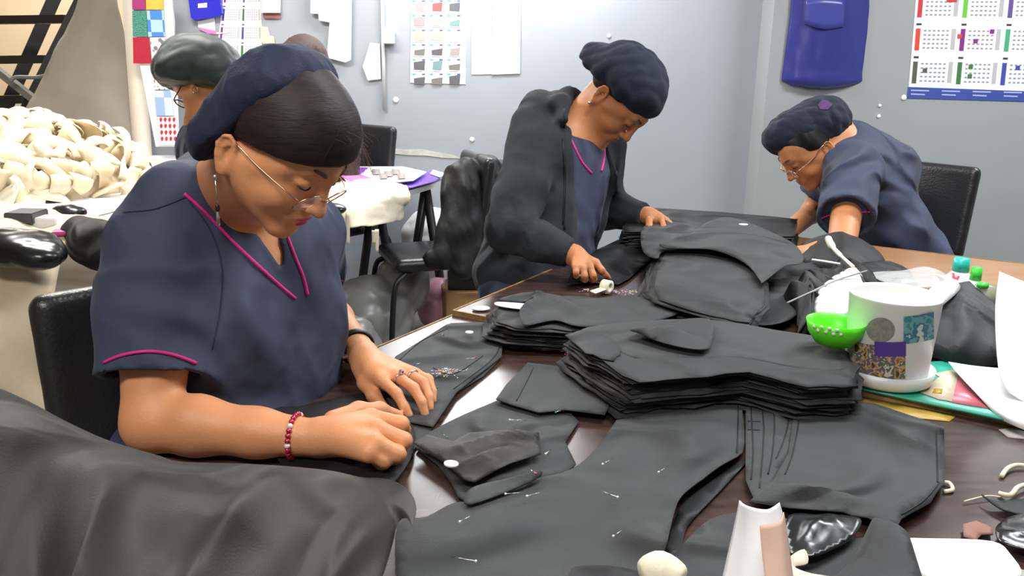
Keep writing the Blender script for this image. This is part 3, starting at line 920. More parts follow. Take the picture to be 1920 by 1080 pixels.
    for i in range(28):
        t = 2 * math.pi * i / 28
        c = wc + (a1 * math.cos(t) + a2 * math.sin(t)) * 0.0325
        r = 0.0042
        bm = bmesh.new(); bmesh.ops.create_icosphere(bm, subdivisions=2, radius=r, matrix=Matrix.Translation(c))
        bmobj('bead', bm, M_clearbead if i % 6 == 0 else M_redbead, br, True)
    # watch on the far wrist
    axl = (L_wr - L_el).normalized(); wc = L_el.lerp(L_wr, 0.86)
    b1 = axl.cross(Vector((0, 0, 1))).normalized(); b2 = axl.cross(b1)
    wt = tube('wristwatch', [wc + (b1 * math.cos(t) + b2 * math.sin(t)) * 0.0325 for t in [2 * math.pi * i / 28 for i in range(28)]], 0.0090, M_blackmetal, body, 8, True, flat=0.35, flatdir=b1)
    wb = bvh_of(body)
    p = hit(wb, 652, 668, 0.005)
    if p is not None: box('buckle', (-0.007, -0.006, -0.002), (0.007, 0.006, 0.003), M_silver, wt, 0.001, frame_mat(p, b1, axl, b2))
    # finger ring with a stone, plain band behind
    for (mi, t_, big) in ((1, 0.30, True), (2, 0.35, False)):
        a, b = fg[mi][0], fg[mi][1]; c = a.lerp(b, t_); ax3 = (b - a).normalized()
        u1 = ax3.cross(Vector((0, 0, 1))).normalized(); u2 = -ax3.cross(u1)
        rg = tube('finger_ring', [c + (u1 * math.cos(t) + u2 * math.sin(t)) * 0.0112 for t in [2 * math.pi * i / 20 for i in range(20)]], 0.0014 if big else 0.002, M_silver, body, 6, True)
        if u2.z < 0: u2 = -u2
        if big:
            bm = bmesh.new(); bmesh.ops.create_icosphere(bm, subdivisions=1, radius=0.0055, matrix=Matrix.Translation(c + u2 * 0.0135))
            bmobj('stone', bm, M_silver, rg)
    return body

def wrap_torso(T, chest, pel, side, fd, w, dep, k=0.06, n=4):
    """stack of ellipsoids from the shoulders to the hips"""
    for i in range(n):
        t = i / (n - 1)
        c = chest.lerp(pel, t)
        ww, dd = (w[0] + (w[1] - w[0]) * t), (dep[0] + (dep[1] - dep[0]) * t)
        L = (pel - chest).length / (n - 1)
        z = (chest - pel).normalized()
        y = (fd - z * fd.dot(z)).normalized(); x = y.cross(z)
        T.ell(c, (ww, dd, L * 0.95), [tuple(x), tuple(y), tuple(z)], k)

# ------------------------------------------------------------------ woman 2: standing in the middle, hooded jacket
def build_standing_woman():
    up = Vector((0, 0, 1))
    Rs = P(1000, 284, 2.42); Ls = P(1128, 272, 2.70)
    chest = (Rs + Ls) / 2 - up * 0.05
    side = (Ls - Rs).normalized(); fd = side.cross(up); fd.z = 0; fd.normalize()
    if fd.x < 0: fd = -fd
    pel = P(1000, 520, 2.56)
    f = yaw_frame(P(1158, 184, 2.50), -28, 60, 1.03)
    R_el = P(954, 430, 2.30); R_wr = P(1076, 478, 2.25)
    L_el = P(1130, 392, 2.86); L_wr = P(1214, 404, 2.74)
    S = SDF(); head_prims(S, f, full=0.97)
    nb = chest + up * 0.09 + fd * 0.0
    S.cap(f.w(0, -0.03, -0.04), nb, 0.050, 0.06, 0.03)
    S.cap(Rs + side * 0.03, Ls - side * 0.03, 0.05, 0.05, 0.05)
    wrap_torso(S, chest, pel, side, fd, (0.13, 0.13), (0.08, 0.09))
    S.chain([Rs, R_el, R_el.lerp(R_wr, 0.3), R_wr], [0.045, 0.036, 0.035, 0.025], 0.02)
    S.chain([Ls, L_el, L_el.lerp(L_wr, 0.4), L_wr], [0.045, 0.036, 0.033, 0.025], 0.02)
    # pointing right hand
    d0 = 2.235
    hb = P(1090, 492, 2.235)
    mc = [P(1117, 492, 2.25), P(1106, 502, 2.225), P(1093, 503, 2.20), P(1080, 500, 2.185)]
    for m_ in mc: S.cap(R_wr.lerp(hb, 0.3), m_, 0.018, 0.0115, 0.014)
    S.cap(R_wr, hb, 0.023, 0.022, 0.02)
    finger(S, [mc[0], P(1128, 506, 2.24), P(1136, 515, 2.25), P(1142, 521, 2.26)], 0.0105, 0.0065, 0.004)
    finger(S, [mc[1], P(1112, 516, 2.215), P(1114, 524, 2.23), P(1108, 527, 2.25)], 0.0105, 0.0080, 0.004)
    finger(S, [mc[2], P(1096, 517, 2.19), P(1097, 524, 2.205), P(1093, 524, 2.23)], 0.0100, 0.0080, 0.004)
    finger(S, [mc[3], P(1080, 511, 2.175), P(1081, 517, 2.19), P(1079, 517, 2.21)], 0.0090, 0.0070, 0.004)
    finger(S, [P(1096, 482, 2.26), P(1116, 495, 2.28), P(1128, 508, 2.28), P(1138, 517, 2.275)], 0.0130, 0.0075, 0.008)
    # left hand pinching a fold
    hb = P(1230, 412, 2.73)
    mc = [P(1240, 411, 2.71), P(1249, 413, 2.73), P(1255, 419, 2.75), P(1258, 426, 2.77)]
    for m_ in mc: S.cap(L_wr.lerp(hb, 0.3), m_, 0.018, 0.0115, 0.014)
    S.cap(L_wr, hb, 0.023, 0.021, 0.02)
    finger(S, [mc[0], P(1244, 424, 2.68), P(1238, 433, 2.67), P(1228, 439, 2.67)], 0.0105, 0.0075, 0.004)
    finger(S, [mc[1], P(1260, 426, 2.70), P(1255, 437, 2.69), P(1247, 444, 2.69)], 0.0105, 0.0075, 0.004)
    finger(S, [mc[2], P(1266, 430, 2.73), P(1262, 440, 2.71), P(1254, 445, 2.71)], 0.0100, 0.0075, 0.004)
    finger(S, [mc[3], P(1266, 434, 2.76), P(1263, 442, 2.75), P(1258, 446, 2.74)], 0.0090, 0.0070, 0.004)
    finger(S, [P(1217, 413, 2.70), P(1217, 428, 2.68), P(1220, 438, 2.665), P(1224, 446, 2.66)], 0.0130, 0.0080, 0.008)
    body = sdf_obj('person', S, 0.0042, M_skin2, None, 1)
    tag(body, 'standing woman in charcoal hooded jacket and dark net cap bending over the table', 'person')
    face_details(body, f, M_lips2)
    # tunic
    T = SDF()
    wrap_torso(T, chest - up * 0.02 + fd * 0.01, pel + fd * 0.03, side, fd, (0.150, 0.160), (0.108, 0.11))
    T.cap(Rs + side * 0.05, Ls - side * 0.05, 0.06, 0.06, 0.05)
    T.cap(nb - up * 0.04, chest, 0.065, 0.09, 0.04)
    n = -RAY(1110, 290)
    T.prism([P(1052, 158, 2.45), P(1150, 200, 2.45), P(1112, 293, 2.45)], n, 0.003, (-0.02, 0.5))
    fo = Folds(21, 30, 6, dirs=[(0.4, 0.2, 1), (0, 0.5, 1), (1, 0, 0.6)])
    T.disp = lambda X: -0.012 * (0.3 + 0.7 * fo(X)) * np.clip((chest.z - 0.03 - X[..., 2]) / 0.2, 0, 1); T.damp = 0.012
    tun = sdf_obj('tunic', T, 0.008, M_navy, body, 1)
    tb = bvh_of(tun)
    hem_tube(tb, [(1065, 250), (1078, 278), (1092, 305), (1109, 325)], 0.0034, M_pink, tun)
    hem_tube(tb, [(1133, 262), (1133, 285), (1131, 305), (1127, 321)], 0.0034, M_pink, tun)
    # jacket
    J = SDF()
    wrap_torso(J, chest - up * 0.02 - fd * 0.015, pel - fd * 0.01 - up * 0.02, side, fd, (0.178, 0.195), (0.158, 0.168))
    J.cap(Rs + side * 0.02 - fd * 0.01, Ls - side * 0.02 - fd * 0.01, 0.072, 0.076, 0.05)
    J.chain([Rs, Rs.lerp(R_el, 0.6), R_el + Vector((-0.005, 0, 0))], [0.074, 0.066, 0.060], 0.04)
    J.chain([R_el, R_el.lerp(R_wr, 0.45)], [0.060, 0.052], 0.02)
    J.cyl(R_el.lerp(R_wr, 0.45), R_wr - (R_wr - R_el).normalized() * 0.012, 0.052, 0.038, 0.02)
    J.chain([Ls, L_el, L_el.lerp(L_wr, 0.45)], [0.074, 0.062, 0.050], 0.04)
    J.cyl(L_el.lerp(L_wr, 0.45), L_wr - (L_wr - L_el).normalized() * 0.012, 0.050, 0.038, 0.02)
    # hood lying round the neck
    J.chain([P(990, 228, 2.45), P(1012, 208, 2.54), P(1045, 198, 2.66)], [0.045, 0.048, 0.045], 0.05)
    J.chain([P(1056, 222, 2.41), P(1050, 196, 2.46), P(1068, 182, 2.56), P(1100, 188, 2.68)], [0.012, 0.018, 0.022, 0.020], 0.04)
    J.prism([P(1062, 120, 2.4), P(1070, 255, 2.4), P(1062, 640, 2.4), P(1150, 640, 2.4), P(1160, 360, 2.4), P(1156, 230, 2.4), P(1120, 120, 2.4)], -RAY(1112, 330), 0.004, (-0.20, 0.6))
    fj = Folds(31, 34, 7, sharp=0.7); fj2 = Folds(33, 90, 4, sharp=0.7)
    Re = np.array(R_el)
    def jd(X):
        near = np.exp(-(np.linalg.norm(X - Re, axis=-1) / 0.12) ** 2)
        return -0.008 * (0.5 + 0.5 * fj(X)) - 0.005 * near * fj2(X)
    J.disp = jd; J.damp = 0.014
    jk = sdf_obj('hooded_jacket', J, 0.0065, M_hoodie, body, 1)
    hem_tube(bvh_of(jk), [(1058, 205), (1060, 260), (1062, 340), (1058, 430), (1052, 480)], 0.004, M_hoodie, jk, 'zip_edge', 0.0)
    hem_tube(bvh_of(jk), [(1054, 262), (1056, 300), (1058, 350), (1055, 420)], 0.0016, M_blackmetal, jk, 'zip', 0.002)
    jb = bvh_of(jk)
    # trousers and shoes
    TR = SDF()
    for q in (-1, 1):
        h = pel + side * 0.085 * q - up * 0.02
        TR.chain([h, Vector((h.x, h.y, 0.44)), Vector((h.x - 0.01, h.y, 0.10))], [0.11, 0.08, 0.06], 0.03)
    TR.ell(pel - up * 0.05, (0.155, 0.12, 0.11), None, 0.05)
    sdf_obj('trousers', TR, 0.012, M_navy, body, 1)
    for q in (-1, 1):
        SH = SDF(); h = pel + side * 0.085 * q
        SH.cap((h.x - 0.02, h.y, 0.045), Vector((h.x, h.y, 0.04)) + fd * 0.14, 0.045, 0.035, 0.02)
        SH.half((0, 0, 0.001), (0, 0, -1), 0.002)
        sdf_obj('shoe', SH, 0.01, M_vinyl, body, 1)
    # hair at the nape and cap
    H = SDF()
    H.ell(f.w(0, -0.012, 0.046), [q * f.s for q in (0.079, 0.100, 0.089)], f.rows(), 0.02)
    H.half(f.w(0, 0.06, 0.036), (f.y * 0.42 - f.z), 0.004)
    H.ell(f.w(0, -0.055, -0.010), [q * f.s for q in (0.060, 0.045, 0.030)], f.rows(), 0.02)
    sdf_obj('hair', H, 0.004, M_hair, body, 1)
    B_ = SDF()
    def BE(c, r, k=0.03, op='u'): B_.ell(f.w(*c), [q * f.s for q in r], f.rows(), k, op)
    BE((0, -0.015, 0.068), (0.102, 0.108, 0.082))
    BE((0, -0.075, 0.035), (0.090, 0.065, 0.075))
    BE((0.0, -0.125, -0.010), (0.062, 0.048, 0.045))
    fb = Folds(41, 34, 6, dirs=[tuple(f.z + f.y * 0.6), tuple(f.x + f.z), tuple(f.y)], sharp=0.8)
    B_.half(f.w(0, 0.0, 0.022), (f.y * 0.40 - f.z), 0.005)
    B_.disp = lambda X: 0.008 * fb(X); B_.damp = 0.01
    cp = sdf_obj('net_cap', B_, 0.005, M_bonnet_black, body, 1)
    e0 = P(1110, 198, 2.40)
    e0 = f.w(0.083, -0.014, -0.050)
    bm = bmesh.new(); bmesh.ops.create_icosphere(bm, subdivisions=2, radius=0.005, matrix=Matrix.Translation(e0))
    bmobj('earring', bm, M_silver, body, True)
    return body

# ------------------------------------------------------------------ woman 3: right, leaning over the far side of the table
def build_right_woman():
    up = Vector((0, 0, 1))
    f = yaw_frame(P(1520, 279, 3.02), 188, 46, 1.06)
    Ls = P(1600, 312, 2.90); Rs = P(1578, 290, 3.26)
    chest = (Ls + Rs) / 2
    side = (Rs - Ls).normalized()
    fd = Vector((-1, -0.1, 0)).normalized()
    pel = Vector((P(1718, 560, 3.20).x, P(1718, 560, 3.20).y, 0.56))
    S = SDF(); head_prims(S, f, full=1.05)
    nb = chest + Vector((0.0, 0, 0.05))
    S.cap(f.w(0, -0.03, -0.04), nb, 0.052, 0.07, 0.03)
    S.cap(Ls, Rs, 0.055, 0.055, 0.05)
    wrap_torso(S, chest, pel, side, fd, (0.13, 0.13), (0.09, 0.10))
    el = PH(1578, 462, 0.05); wr = PH(1500, 480, 0.04)
    S.chain([Ls, Ls.lerp(el, 0.5), el, wr], [0.052, 0.050, 0.042, 0.026], 0.02)
    hand = PH(1470, 486, 0.03)
    S.chain([wr, hand], [0.026, 0.024], 0.02)
    for i in range(4):
        b_ = hand + Vector((-0.02, -0.03 + 0.018 * i, 0)); finger(S, [b_, b_ + Vector((-0.035, 0, 0.006)), b_ + Vector((-0.06, 0, -0.012))], 0.009, 0.007, 0.004)
    finger(S, [wr + Vector((-0.02, -0.03, 0)), wr + Vector((-0.06, -0.06, -0.01))], 0.012, 0.008, 0.008)
    el2 = P(1520, 400, 3.38); wr2 = PH(1455, 452, 0.05)
    S.chain([Rs, el2, wr2], [0.05, 0.040, 0.026], 0.02)
    for i in range(4):
        b_ = wr2 + Vector((-0.03, -0.03 + 0.018 * i, 0)); finger(S, [wr2, b_, b_ + Vector((-0.035, 0, 0.004)), b_ + Vector((-0.06, 0, -0.016))], 0.012, 0.007, 0.006)
    finger(S, [wr2, wr2 + Vector((-0.05, -0.045, -0.01))], 0.012, 0.008, 0.008)
    body = sdf_obj('person', S, 0.0055, M_skin2, None, 1)
    tag(body, 'bent woman at right in navy tunic and large dark cap with a purple patch', 'person')
    face_details(body, f, M_lips2)
    glasses(body, f, M_gold, drop=0.004, wr=0.0014)
    T = SDF()
    wrap_torso(T, chest - up * 0.03 + fd * -0.02, pel, side, fd, (0.185, 0.20), (0.130, 0.150), n=5)
    T.cap(Ls + side * 0.02, Rs - side * 0.02, 0.085, 0.085, 0.05)
    T.cap(P(1600, 268, 3.05), P(1665, 320, 3.12), 0.075, 0.11, 0.05)
    T.cap(nb, chest, 0.075, 0.10, 0.04)
    hm = Ls.lerp(el, 0.66)
    T.cyl(Ls, hm, 0.090, 0.086, 0.04)
    ax = (hm - Ls).normalized()
    T.cyl(hm - ax * 0.02, hm + ax * 0.04, 0.075, 0.078, 0.005, 's')
    hm2 = Rs.lerp(el2, 0.7)
    T.cyl(Rs, hm2, 0.085, 0.08, 0.04)
    fo = Folds(51, 24, 6, sharp=0.7)
    T.disp = lambda X: -0.010 * (0.5 + 0.5 * fo(X)); T.damp = 0.012
    tun = sdf_obj('tunic', T, 0.008, M_navy, body, 1)
    hem_tube(bvh_of(tun), [(1541, 409), (1560, 402), (1590, 398), (1618, 397), (1630, 397)], 0.0028, M_pink, tun)
    TR = SDF()
    for q in (-1, 1):
        h = pel + side * 0.09 * q; k_ = h + fd * 0.38
        TR.chain([h, k_, Vector((k_.x, k_.y, 0.08))], [0.10, 0.075, 0.05], 0.03)
    sdf_obj('trousers', TR, 0.014, M_navy, body, 1)
    H = SDF()
    H.ell(f.w(0, -0.012, 0.046), [q * f.s for q in (0.079, 0.101, 0.089)], f.rows(), 0.02)
    H.half(f.w(0, 0.06, 0.030), (f.y * 0.35 - f.z), 0.004)
    sdf_obj('hair', H, 0.005, M_deepblack, body, 1)
    B_ = SDF()
    a1 = cam_dir(0.955, 0.29, 0.0); a2 = cF; a3 = a1.cross(a2)
    c0 = P(1510, 243, 3.03)
    B_.ell(c0, (0.152, 0.110, 0.085), [tuple(a1), tuple(a2), tuple(a3)], 0.03)
    B_.ell(c0 + a1 * 0.06 + a3 * (-0.01 if a3.z < 0 else 0.01), (0.095, 0.100, 0.088), [tuple(a1), tuple(a2), tuple(a3)], 0.03)
    fb = Folds(61, 34, 6, dirs=[tuple(a1 + a2), tuple(a1 * 0.5 - a2), tuple(a3 + a1)], sharp=0.8)
    B_.disp = lambda X: 0.008 * fb(X); B_.damp = 0.01
    cp = sdf_obj('cloth_cap', B_, 0.0055, M_bonnet_black, body, 1)
    bv = bvh_of(cp)
    pp = [hit(bv, x, y, 0.0012) for x, y in ((1533, 198), (1541, 188), (1550, 189), (1561, 197), (1551, 207), (1538, 206))]
    pp = [p for p in pp if p is not None]
    if len(pp) > 3:
        pt = meshobj('purple_patch', pp, [tuple(range(len(pp)))], mat('purple_patch_cloth', rgb(78, 44, 92), 0.8), cp, False)
        mod(pt, 'SOLIDIFY', thickness=0.002)
    e0 = f.w(-0.084, -0.014, -0.052)
    tube('earring', [e0 + Vector((math.cos(t) * 0.008, 0, math.sin(t) * 0.008)) for t in [i * math.pi / 6 for i in range(12)]], 0.0012, M_gold, body, 6, True)
    return body

# ------------------------------------------------------------------ women at the back left
def build_back_left_woman():
    up = Vector((0, 0, 1))
    f = yaw_frame(P(378, 152, 2.95), 158, 44, 1.0)
    chest = P(398, 275, 3.00); fd = Vector((-0.85, -0.3, 0)).normalized(); side = Vector((-fd.y, fd.x, 0))
    Ls = chest + side * 0.17; Rs = chest - side * 0.17
    pel = Vector((chest.x + 0.12, chest.y + 0.08, 0.62))
    S = SDF(); head_prims(S, f)
    S.cap(f.w(0, -0.03, -0.04), chest + up * 0.06, 0.05, 0.06, 0.03)
    S.cap(Ls, Rs, 0.05, 0.05, 0.05); wrap_torso(S, chest, pel, side, fd, (0.12, 0.12), (0.08, 0.09))
    ends = []
    for s_ in (Ls, Rs):
        el = s_ + Vector((-0.02, 0.02, -0.26)); wr = el + fd * 0.22 + Vector((0, 0, 0.0))
        S.chain([s_, el, wr], [0.045, 0.038, 0.026], 0.02)
        hb = wr + fd * 0.06; S.chain([wr, hb], [0.026, 0.022], 0.02)
        for i in range(4):
            b_ = hb + side * (-0.027 + 0.018 * i); finger(S, [hb, b_ + fd * 0.02, b_ + fd * 0.055 - up * 0.006, b_ + fd * 0.075 - up * 0.02], 0.009, 0.007, 0.004)
        finger(S, [wr, wr + fd * 0.05 + side * 0.04], 0.012, 0.008, 0.006)
    body = sdf_obj('person', S, 0.007, M_skin2, None, 1)
    tag(body, 'woman with green-black cap and dark glasses working behind the nearest woman', 'person')
    face_details(body, f, M_lips2, brow=False)
    glasses(body, f, M_blackmetal, drop=0.004, wr=0.0022, rz=0.021)
    T = SDF(); wrap_torso(T, chest - up * 0.02, pel, side, fd, (0.17, 0.18), (0.12, 0.13)); T.cap(Ls, Rs, 0.082, 0.082, 0.05)
    for s_ in (Ls, Rs): T.cap(s_, s_ + Vector((-0.01, 0.01, -0.17)), 0.080, 0.072, 0.03)
    fo = Folds(71, 16, 5); T.disp = lambda X: -0.007 * (0.5 + 0.5 * fo(X)); T.damp = 0.01
    sdf_obj('tunic', T, 0.010, M_navy, body, 1)
    TR = SDF()
    for q in (-1, 1):
        h = pel + side * 0.09 * q; TR.chain([h, Vector((h.x, h.y, 0.08))], [0.11, 0.06], 0.03)
    sdf_obj('trousers', TR, 0.015, M_navy, body, 1)
    H = SDF(); H.ell(f.w(0, -0.012, 0.046), [q * f.s for q in (0.079, 0.101, 0.089)], f.rows(), 0.02)
    H.half(f.w(0, 0.06, 0.028), (f.y * 0.2 - f.z), 0.004)
    sdf_obj('hair', H, 0.006, M_deepblack, body, 1)
    B_ = SDF()
    def BE(c, r): B_.ell(P(*c), r, [tuple(cR), tuple(cF), tuple(cU)], 0.04)
    BE((375, 124, 2.93), (0.135, 0.14, 0.105)); BE((332, 140, 2.90), (0.062, 0.12, 0.07)); BE((415, 142, 2.93), (0.075, 0.12, 0.080))
    fb = Folds(81, 30, 6, sharp=0.7); B_.disp = lambda X: 0.010 * fb(X); B_.damp = 0.012
    B_.half(P(350, 166, 2.95), tuple(-cU - cR * 0.05), 0.006)
    sdf_obj('cloth_cap', B_, 0.006, M_bonnet_green, body, 1)
    e0 = f.w(-0.084, -0.014, -0.05)
    tube('earring', [e0 + Vector((math.cos(t) * 0.010, 0, math.sin(t) * 0.010)) for t in [i * math.pi / 6 for i in range(12)]], 0.0016, M_gold, body, 6, True)
def build_long_haired_woman():
    up = Vector((0, 0, 1))
    f = yaw_frame(P(575, 125, 4.10), 200, 40, 1.05)
    chest = P(604, 245, 4.26); fd = Vector((-0.75, -0.6, 0)).normalized(); side = Vector((-fd.y, fd.x, 0))
    Ls = chest + side * 0.16; Rs = chest - side * 0.16; pel = Vector((chest.x + 0.06, chest.y + 0.10, 0.56))
    S = SDF(); head_prims(S, f)
    S.cap(f.w(0, -0.03, -0.04), chest + up * 0.06, 0.05, 0.055, 0.03); S.cap(Ls, Rs, 0.048, 0.048, 0.05)
    wrap_torso(S, chest, pel, side, fd, (0.11, 0.12), (0.08, 0.09))
    for s_ in (Ls, Rs):
        el = s_ + Vector((-0.03, -0.02, -0.24)); wr = el + fd * 0.2
        S.chain([s_, el, wr, wr + fd * 0.05], [0.045, 0.038, 0.026, 0.024], 0.02)
        for i in range(4):
            b_ = wr + fd * 0.05 + side * (-0.027 + 0.018 * i); finger(S, [b_, b_ + fd * 0.04, b_ + fd * 0.06 - up * 0.015], 0.009, 0.007, 0.004)
    body = sdf_obj('person', S, 0.008, M_skin2, None, 1)
    tag(body, 'long brown-haired woman half hidden behind the nearest woman\'s head', 'person')
    T = SDF(); wrap_torso(T, chest - up * 0.02, pel, side, fd, (0.16, 0.17), (0.11, 0.13)); T.cap(Ls, Rs, 0.078, 0.078, 0.05)
    for s_ in (Ls, Rs): T.cap(s_, s_ + Vector((-0.02, -0.01, -0.16)), 0.075, 0.068, 0.03)
    sdf_obj('tunic', T, 0.010, M_navy, body, 1)
    TR = SDF()
    for q in (-1, 1):
        h = pel + side * 0.09 * q; k_ = h + fd * 0.36; TR.chain([h, k_, Vector((k_.x, k_.y, 0.08))], [0.10, 0.08, 0.06], 0.03)
    sdf_obj('trousers', TR, 0.015, M_navy, body, 1)
    H = SDF(); H.ell(f.w(0, -0.012, 0.05), [q * f.s for q in (0.086, 0.106, 0.092)], f.rows(), 0.03)
    H.half(f.w(0, 0.07, 0.03), (f.y * 0.9 - f.z * 0.5), 0.006)
    H.chain([P(582, 110, 4.12), P(605, 180, 4.14), P(635, 260, 4.12), P(655, 330, 4.10)], [0.085, 0.09, 0.11, 0.05], 0.03)
    fh = Folds(91, 110, 5, dirs=[(1, 0.3, 0), (0.2, 1, 0)]); H.disp = lambda X: 0.003 * fh(X); H.damp = 0.005
    hr = sdf_obj('hair', H, 0.006, M_hairb, body, 1)
    rnd = random.Random(8); ws = []
    for i in range(60):
        a = rnd.random(); p0 = P(600 + 60 * a + rnd.uniform(0, 15), 120 + 150 * a, 4.05)
        ws.append(catmull([p0, p0 + Vector((0.03 + rnd.uniform(0, .02), 0, -0.06)), p0 + Vector((0.04 + rnd.uniform(-.01, .06), 0, -0.16 + rnd.uniform(-.05, .05)))], 4))
    multi_tube('loose_strands', ws, 0.0009, M_hairb, hr, 4)
build_front_woman()
build_standing_woman()
build_right_woman()
build_back_left_woman()
build_long_haired_woman()
# ------------------------------------------------------------------ cloth heaps
def mound(name, px, h, m, label, cat, amp, seed, freq=20, step=0.012, dirs=None, hgt=0.1, wr=0.012, expo=0.6, sharp=0.8, thick=0.003):
    pts = [PH(x, y, h).xy for x, y in px]
    pts = [p.xy for p in catmull([Vector((p.x, p.y, 0)) for p in pts], 4, True)]
    V2, Fc, dd = poly_mesh([(p.x, p.y) for p in pts], step)
    dd = np.array(dd); mx = dd.max()
    fo = Folds(seed, freq, 6, dirs, sharp)
    X = np.array([[a, b, 0] for a, b in V2])
    sh = np.clip(dd / mx, 0, 1) ** expo
    z = TZ + h + hgt * sh + wr * fo(X) * np.clip(dd / 0.03, 0, 1) + wr
    o = meshobj(name, [(a, b, c) for (a, b), c in zip(V2, z)], Fc, m)
    me = o.data
    if me.polygons[0].normal.z < 0: me.flip_normals()
    mod(o, 'SOLIDIFY', thickness=thick, offset=-1)
    return tag(o, label, cat)
# ------------------------------------------------------------------ garments and pieces on the near table
G = 'cut black garment pieces on the near table'
def piece(px, h, m, label, seed, **kw):
    return sheet('garment_piece', px, h, m, label, 'cloth', None, seed=seed, **kw)
piece([(770, 655), (845, 606), (900, 604), (947, 607), (946, 640), (938, 672), (905, 706), (862, 732), (850, 740), (822, 785), (800, 818), (700, 920), (640, 960), (560, 930), (540, 880), (600, 800), (690, 740)], 0.004, M_blackcloth,
      'long dark garment piece pinned under the nearest woman\'s hands', 11, wr=0.006, smooth_outline=False, step=0.012)
pinned = piece([(742, 668), (838, 608), (943, 609), (941, 668), (856, 735), (812, 800), (762, 790), (700, 720)], 0.010, M_blackcloth,
      'dark garment piece with a small heap of pins beside the hands', 12, wr=0.005, smooth_outline=False, step=0.012)
piece([(500, 770), (560, 762), (640, 745), (690, 740), (740, 780), (775, 800), (770, 860), (712, 925), (640, 905), (560, 880), (520, 860)], 0.012, M_deepblack,
      'black cloth held down by the nearest woman\'s closed right hand', 13, wr=0.012, step=0.012)
piece([(800, 812), (870, 778), (930, 752), (960, 745), (1010, 760), (1070, 775), (1085, 790), (1060, 830), (1080, 870), (1060, 886), (1000, 897), (950, 925), (880, 946), (858, 930), (846, 905), (820, 870), (780, 840)], 0.006, M_blackcloth,
      'crumpled pinned piece between the hands and the rectangular piece', 14, wr=0.014, step=0.010, freq=30, smooth_outline=False, thick=0.003)
piece([(775, 830), (800, 815), (850, 828), (880, 812), (940, 806), (1010, 812), (1015, 850), (960, 868), (930, 882), (890, 905), (870, 900), (830, 865)], 0.022, M_brownblack,
      'brown-black pinned lining crumpled on top of the pinned piece', 15, wr=0.022, step=0.008, freq=34, smooth_outline=False,
      zf=addf(ridge((860, 850), (1005, 822), 0.02, 0.012, 0.018), ridge((870, 880), (960, 850), 0.02, 0.010, 0.014)))
sheet('garment_piece', [(870, 935), (890, 912), (960, 895), (1010, 882), (1012, 893), (960, 918), (885, 945)], 0.028, M_blackcloth,
      'folded cuff edge lying along the crumpled pinned piece', 'cloth', seed=16, wr=0.01, step=0.008)
rect = piece([(990, 680), (1165, 700), (1168, 708), (1134, 777), (1060, 768), (1010, 773), (958, 758), (930, 748), (950, 720)], 0.016, M_blackcloth,
      'rectangular dark cloth piece lying nearest the pin pile', 17, wr=0.005, step=0.012, smooth_outline=False)
big = piece([(745, 985), (800, 975), (850, 950), (905, 948), (1000, 905), (1070, 885), (1120, 840), (1170, 765), (1185, 735), (1225, 716), (1300, 711), (1388, 716), (1392, 770), (1392, 850), (1330, 900), (1280, 940), (1262, 980), (1245, 1040), (1215, 1110), (1100, 1130), (900, 1130), (760, 1110)], 0.010, M_blackcloth,
      'largest dark trouser piece spread across the middle of the near table', 18, wr=0.012, step=0.013, freq=14,
      zf=addf(ridge((1392, 860), (1262, 985), 0.01, 0.015, 0.015), ridge((820, 1010), (1010, 930), 0.01, 0.05, 0.012), bump_at(1190, 940, 0.01, 0.12, 0.010)))
piece([(1262, 985), (1280, 945), (1330, 905), (1392, 862), (1396, 870), (1345, 925), (1290, 985), (1275, 1040), (1240, 1120), (1215, 1110), (1250, 1030)], 0.006, M_deepblack,
      'dark under layer showing along the edge of the largest trouser piece', 19, wr=0.006, step=0.012)
waist = piece([(1398, 757), (1430, 752), (1490, 752), (1492, 790), (1478, 850), (1450, 905), (1415, 938), (1398, 900)], 0.012, M_blackcloth,
      'narrow pleated waistband piece left of the right-hand garment', 20, wr=0.014, step=0.008, freq=45, dirs=[(0.9, 0.2, 0), (1, 0.1, 0)], smooth_outline=False)
wide = piece([(1492, 748), (1540, 745), (1640, 757), (1770, 800), (1771, 905), (1745, 945), (1690, 975), (1676, 1000), (1580, 960), (1480, 952), (1405, 940), (1450, 900), (1478, 850)], 0.015, M_blackcloth,
      'wide dark garment piece at right below the yellow tape', 21, wr=0.012, step=0.011, freq=16, smooth_outline=False,
      zf=addf(ridge((1480, 900), (1560, 895), 0.01, 0.012, 0.008), ridge((1450, 925), (1640, 960), 0.01, 0.012, 0.014), ridge((1540, 755), (1765, 860), 0.01, 0.02, 0.006), ridge((1600, 1000), (1760, 920), 0.01, 0.015, 0.010)))
def seams(o, lines, m=None, r=0.0011):
    bv = bvh_of(o)
    for l in lines:
        pts = trace(bv, l, 0.0004, 5)
        if len(pts) > 2: tube('seam', pts, r, m or M_deepblack, o, 5)
seams(waist, [[(1408, 762), (1410, 800), (1412, 850), (1408, 900)], [(1428, 758), (1432, 800), (1430, 850), (1424, 915)], [(1450, 760), (1452, 800), (1448, 850), (1440, 890)], [(1476, 760), (1478, 790), (1468, 830), (1455, 860)],
              [(1402, 790), (1425, 791)], [(1402, 806), (1425, 807)]])
seams(wide, [[(1755, 808), (1757, 860), (1758, 905)], [(1690, 965), (1730, 940), (1762, 905)], [(1500, 755), (1496, 800), (1486, 850), (1472, 890)]])
seams(rect, [[(1000, 690), (985, 720), (968, 752)]])
seams(pinned, [[(748, 676), (790, 640), (840, 616)], [(932, 616), (930, 666), (850, 730)], [(812, 690), (850, 702), (905, 668)]])
seams(big, [[(1382, 722), (1384, 780), (1382, 850)], [(1376, 862), (1320, 905), (1270, 950)]])
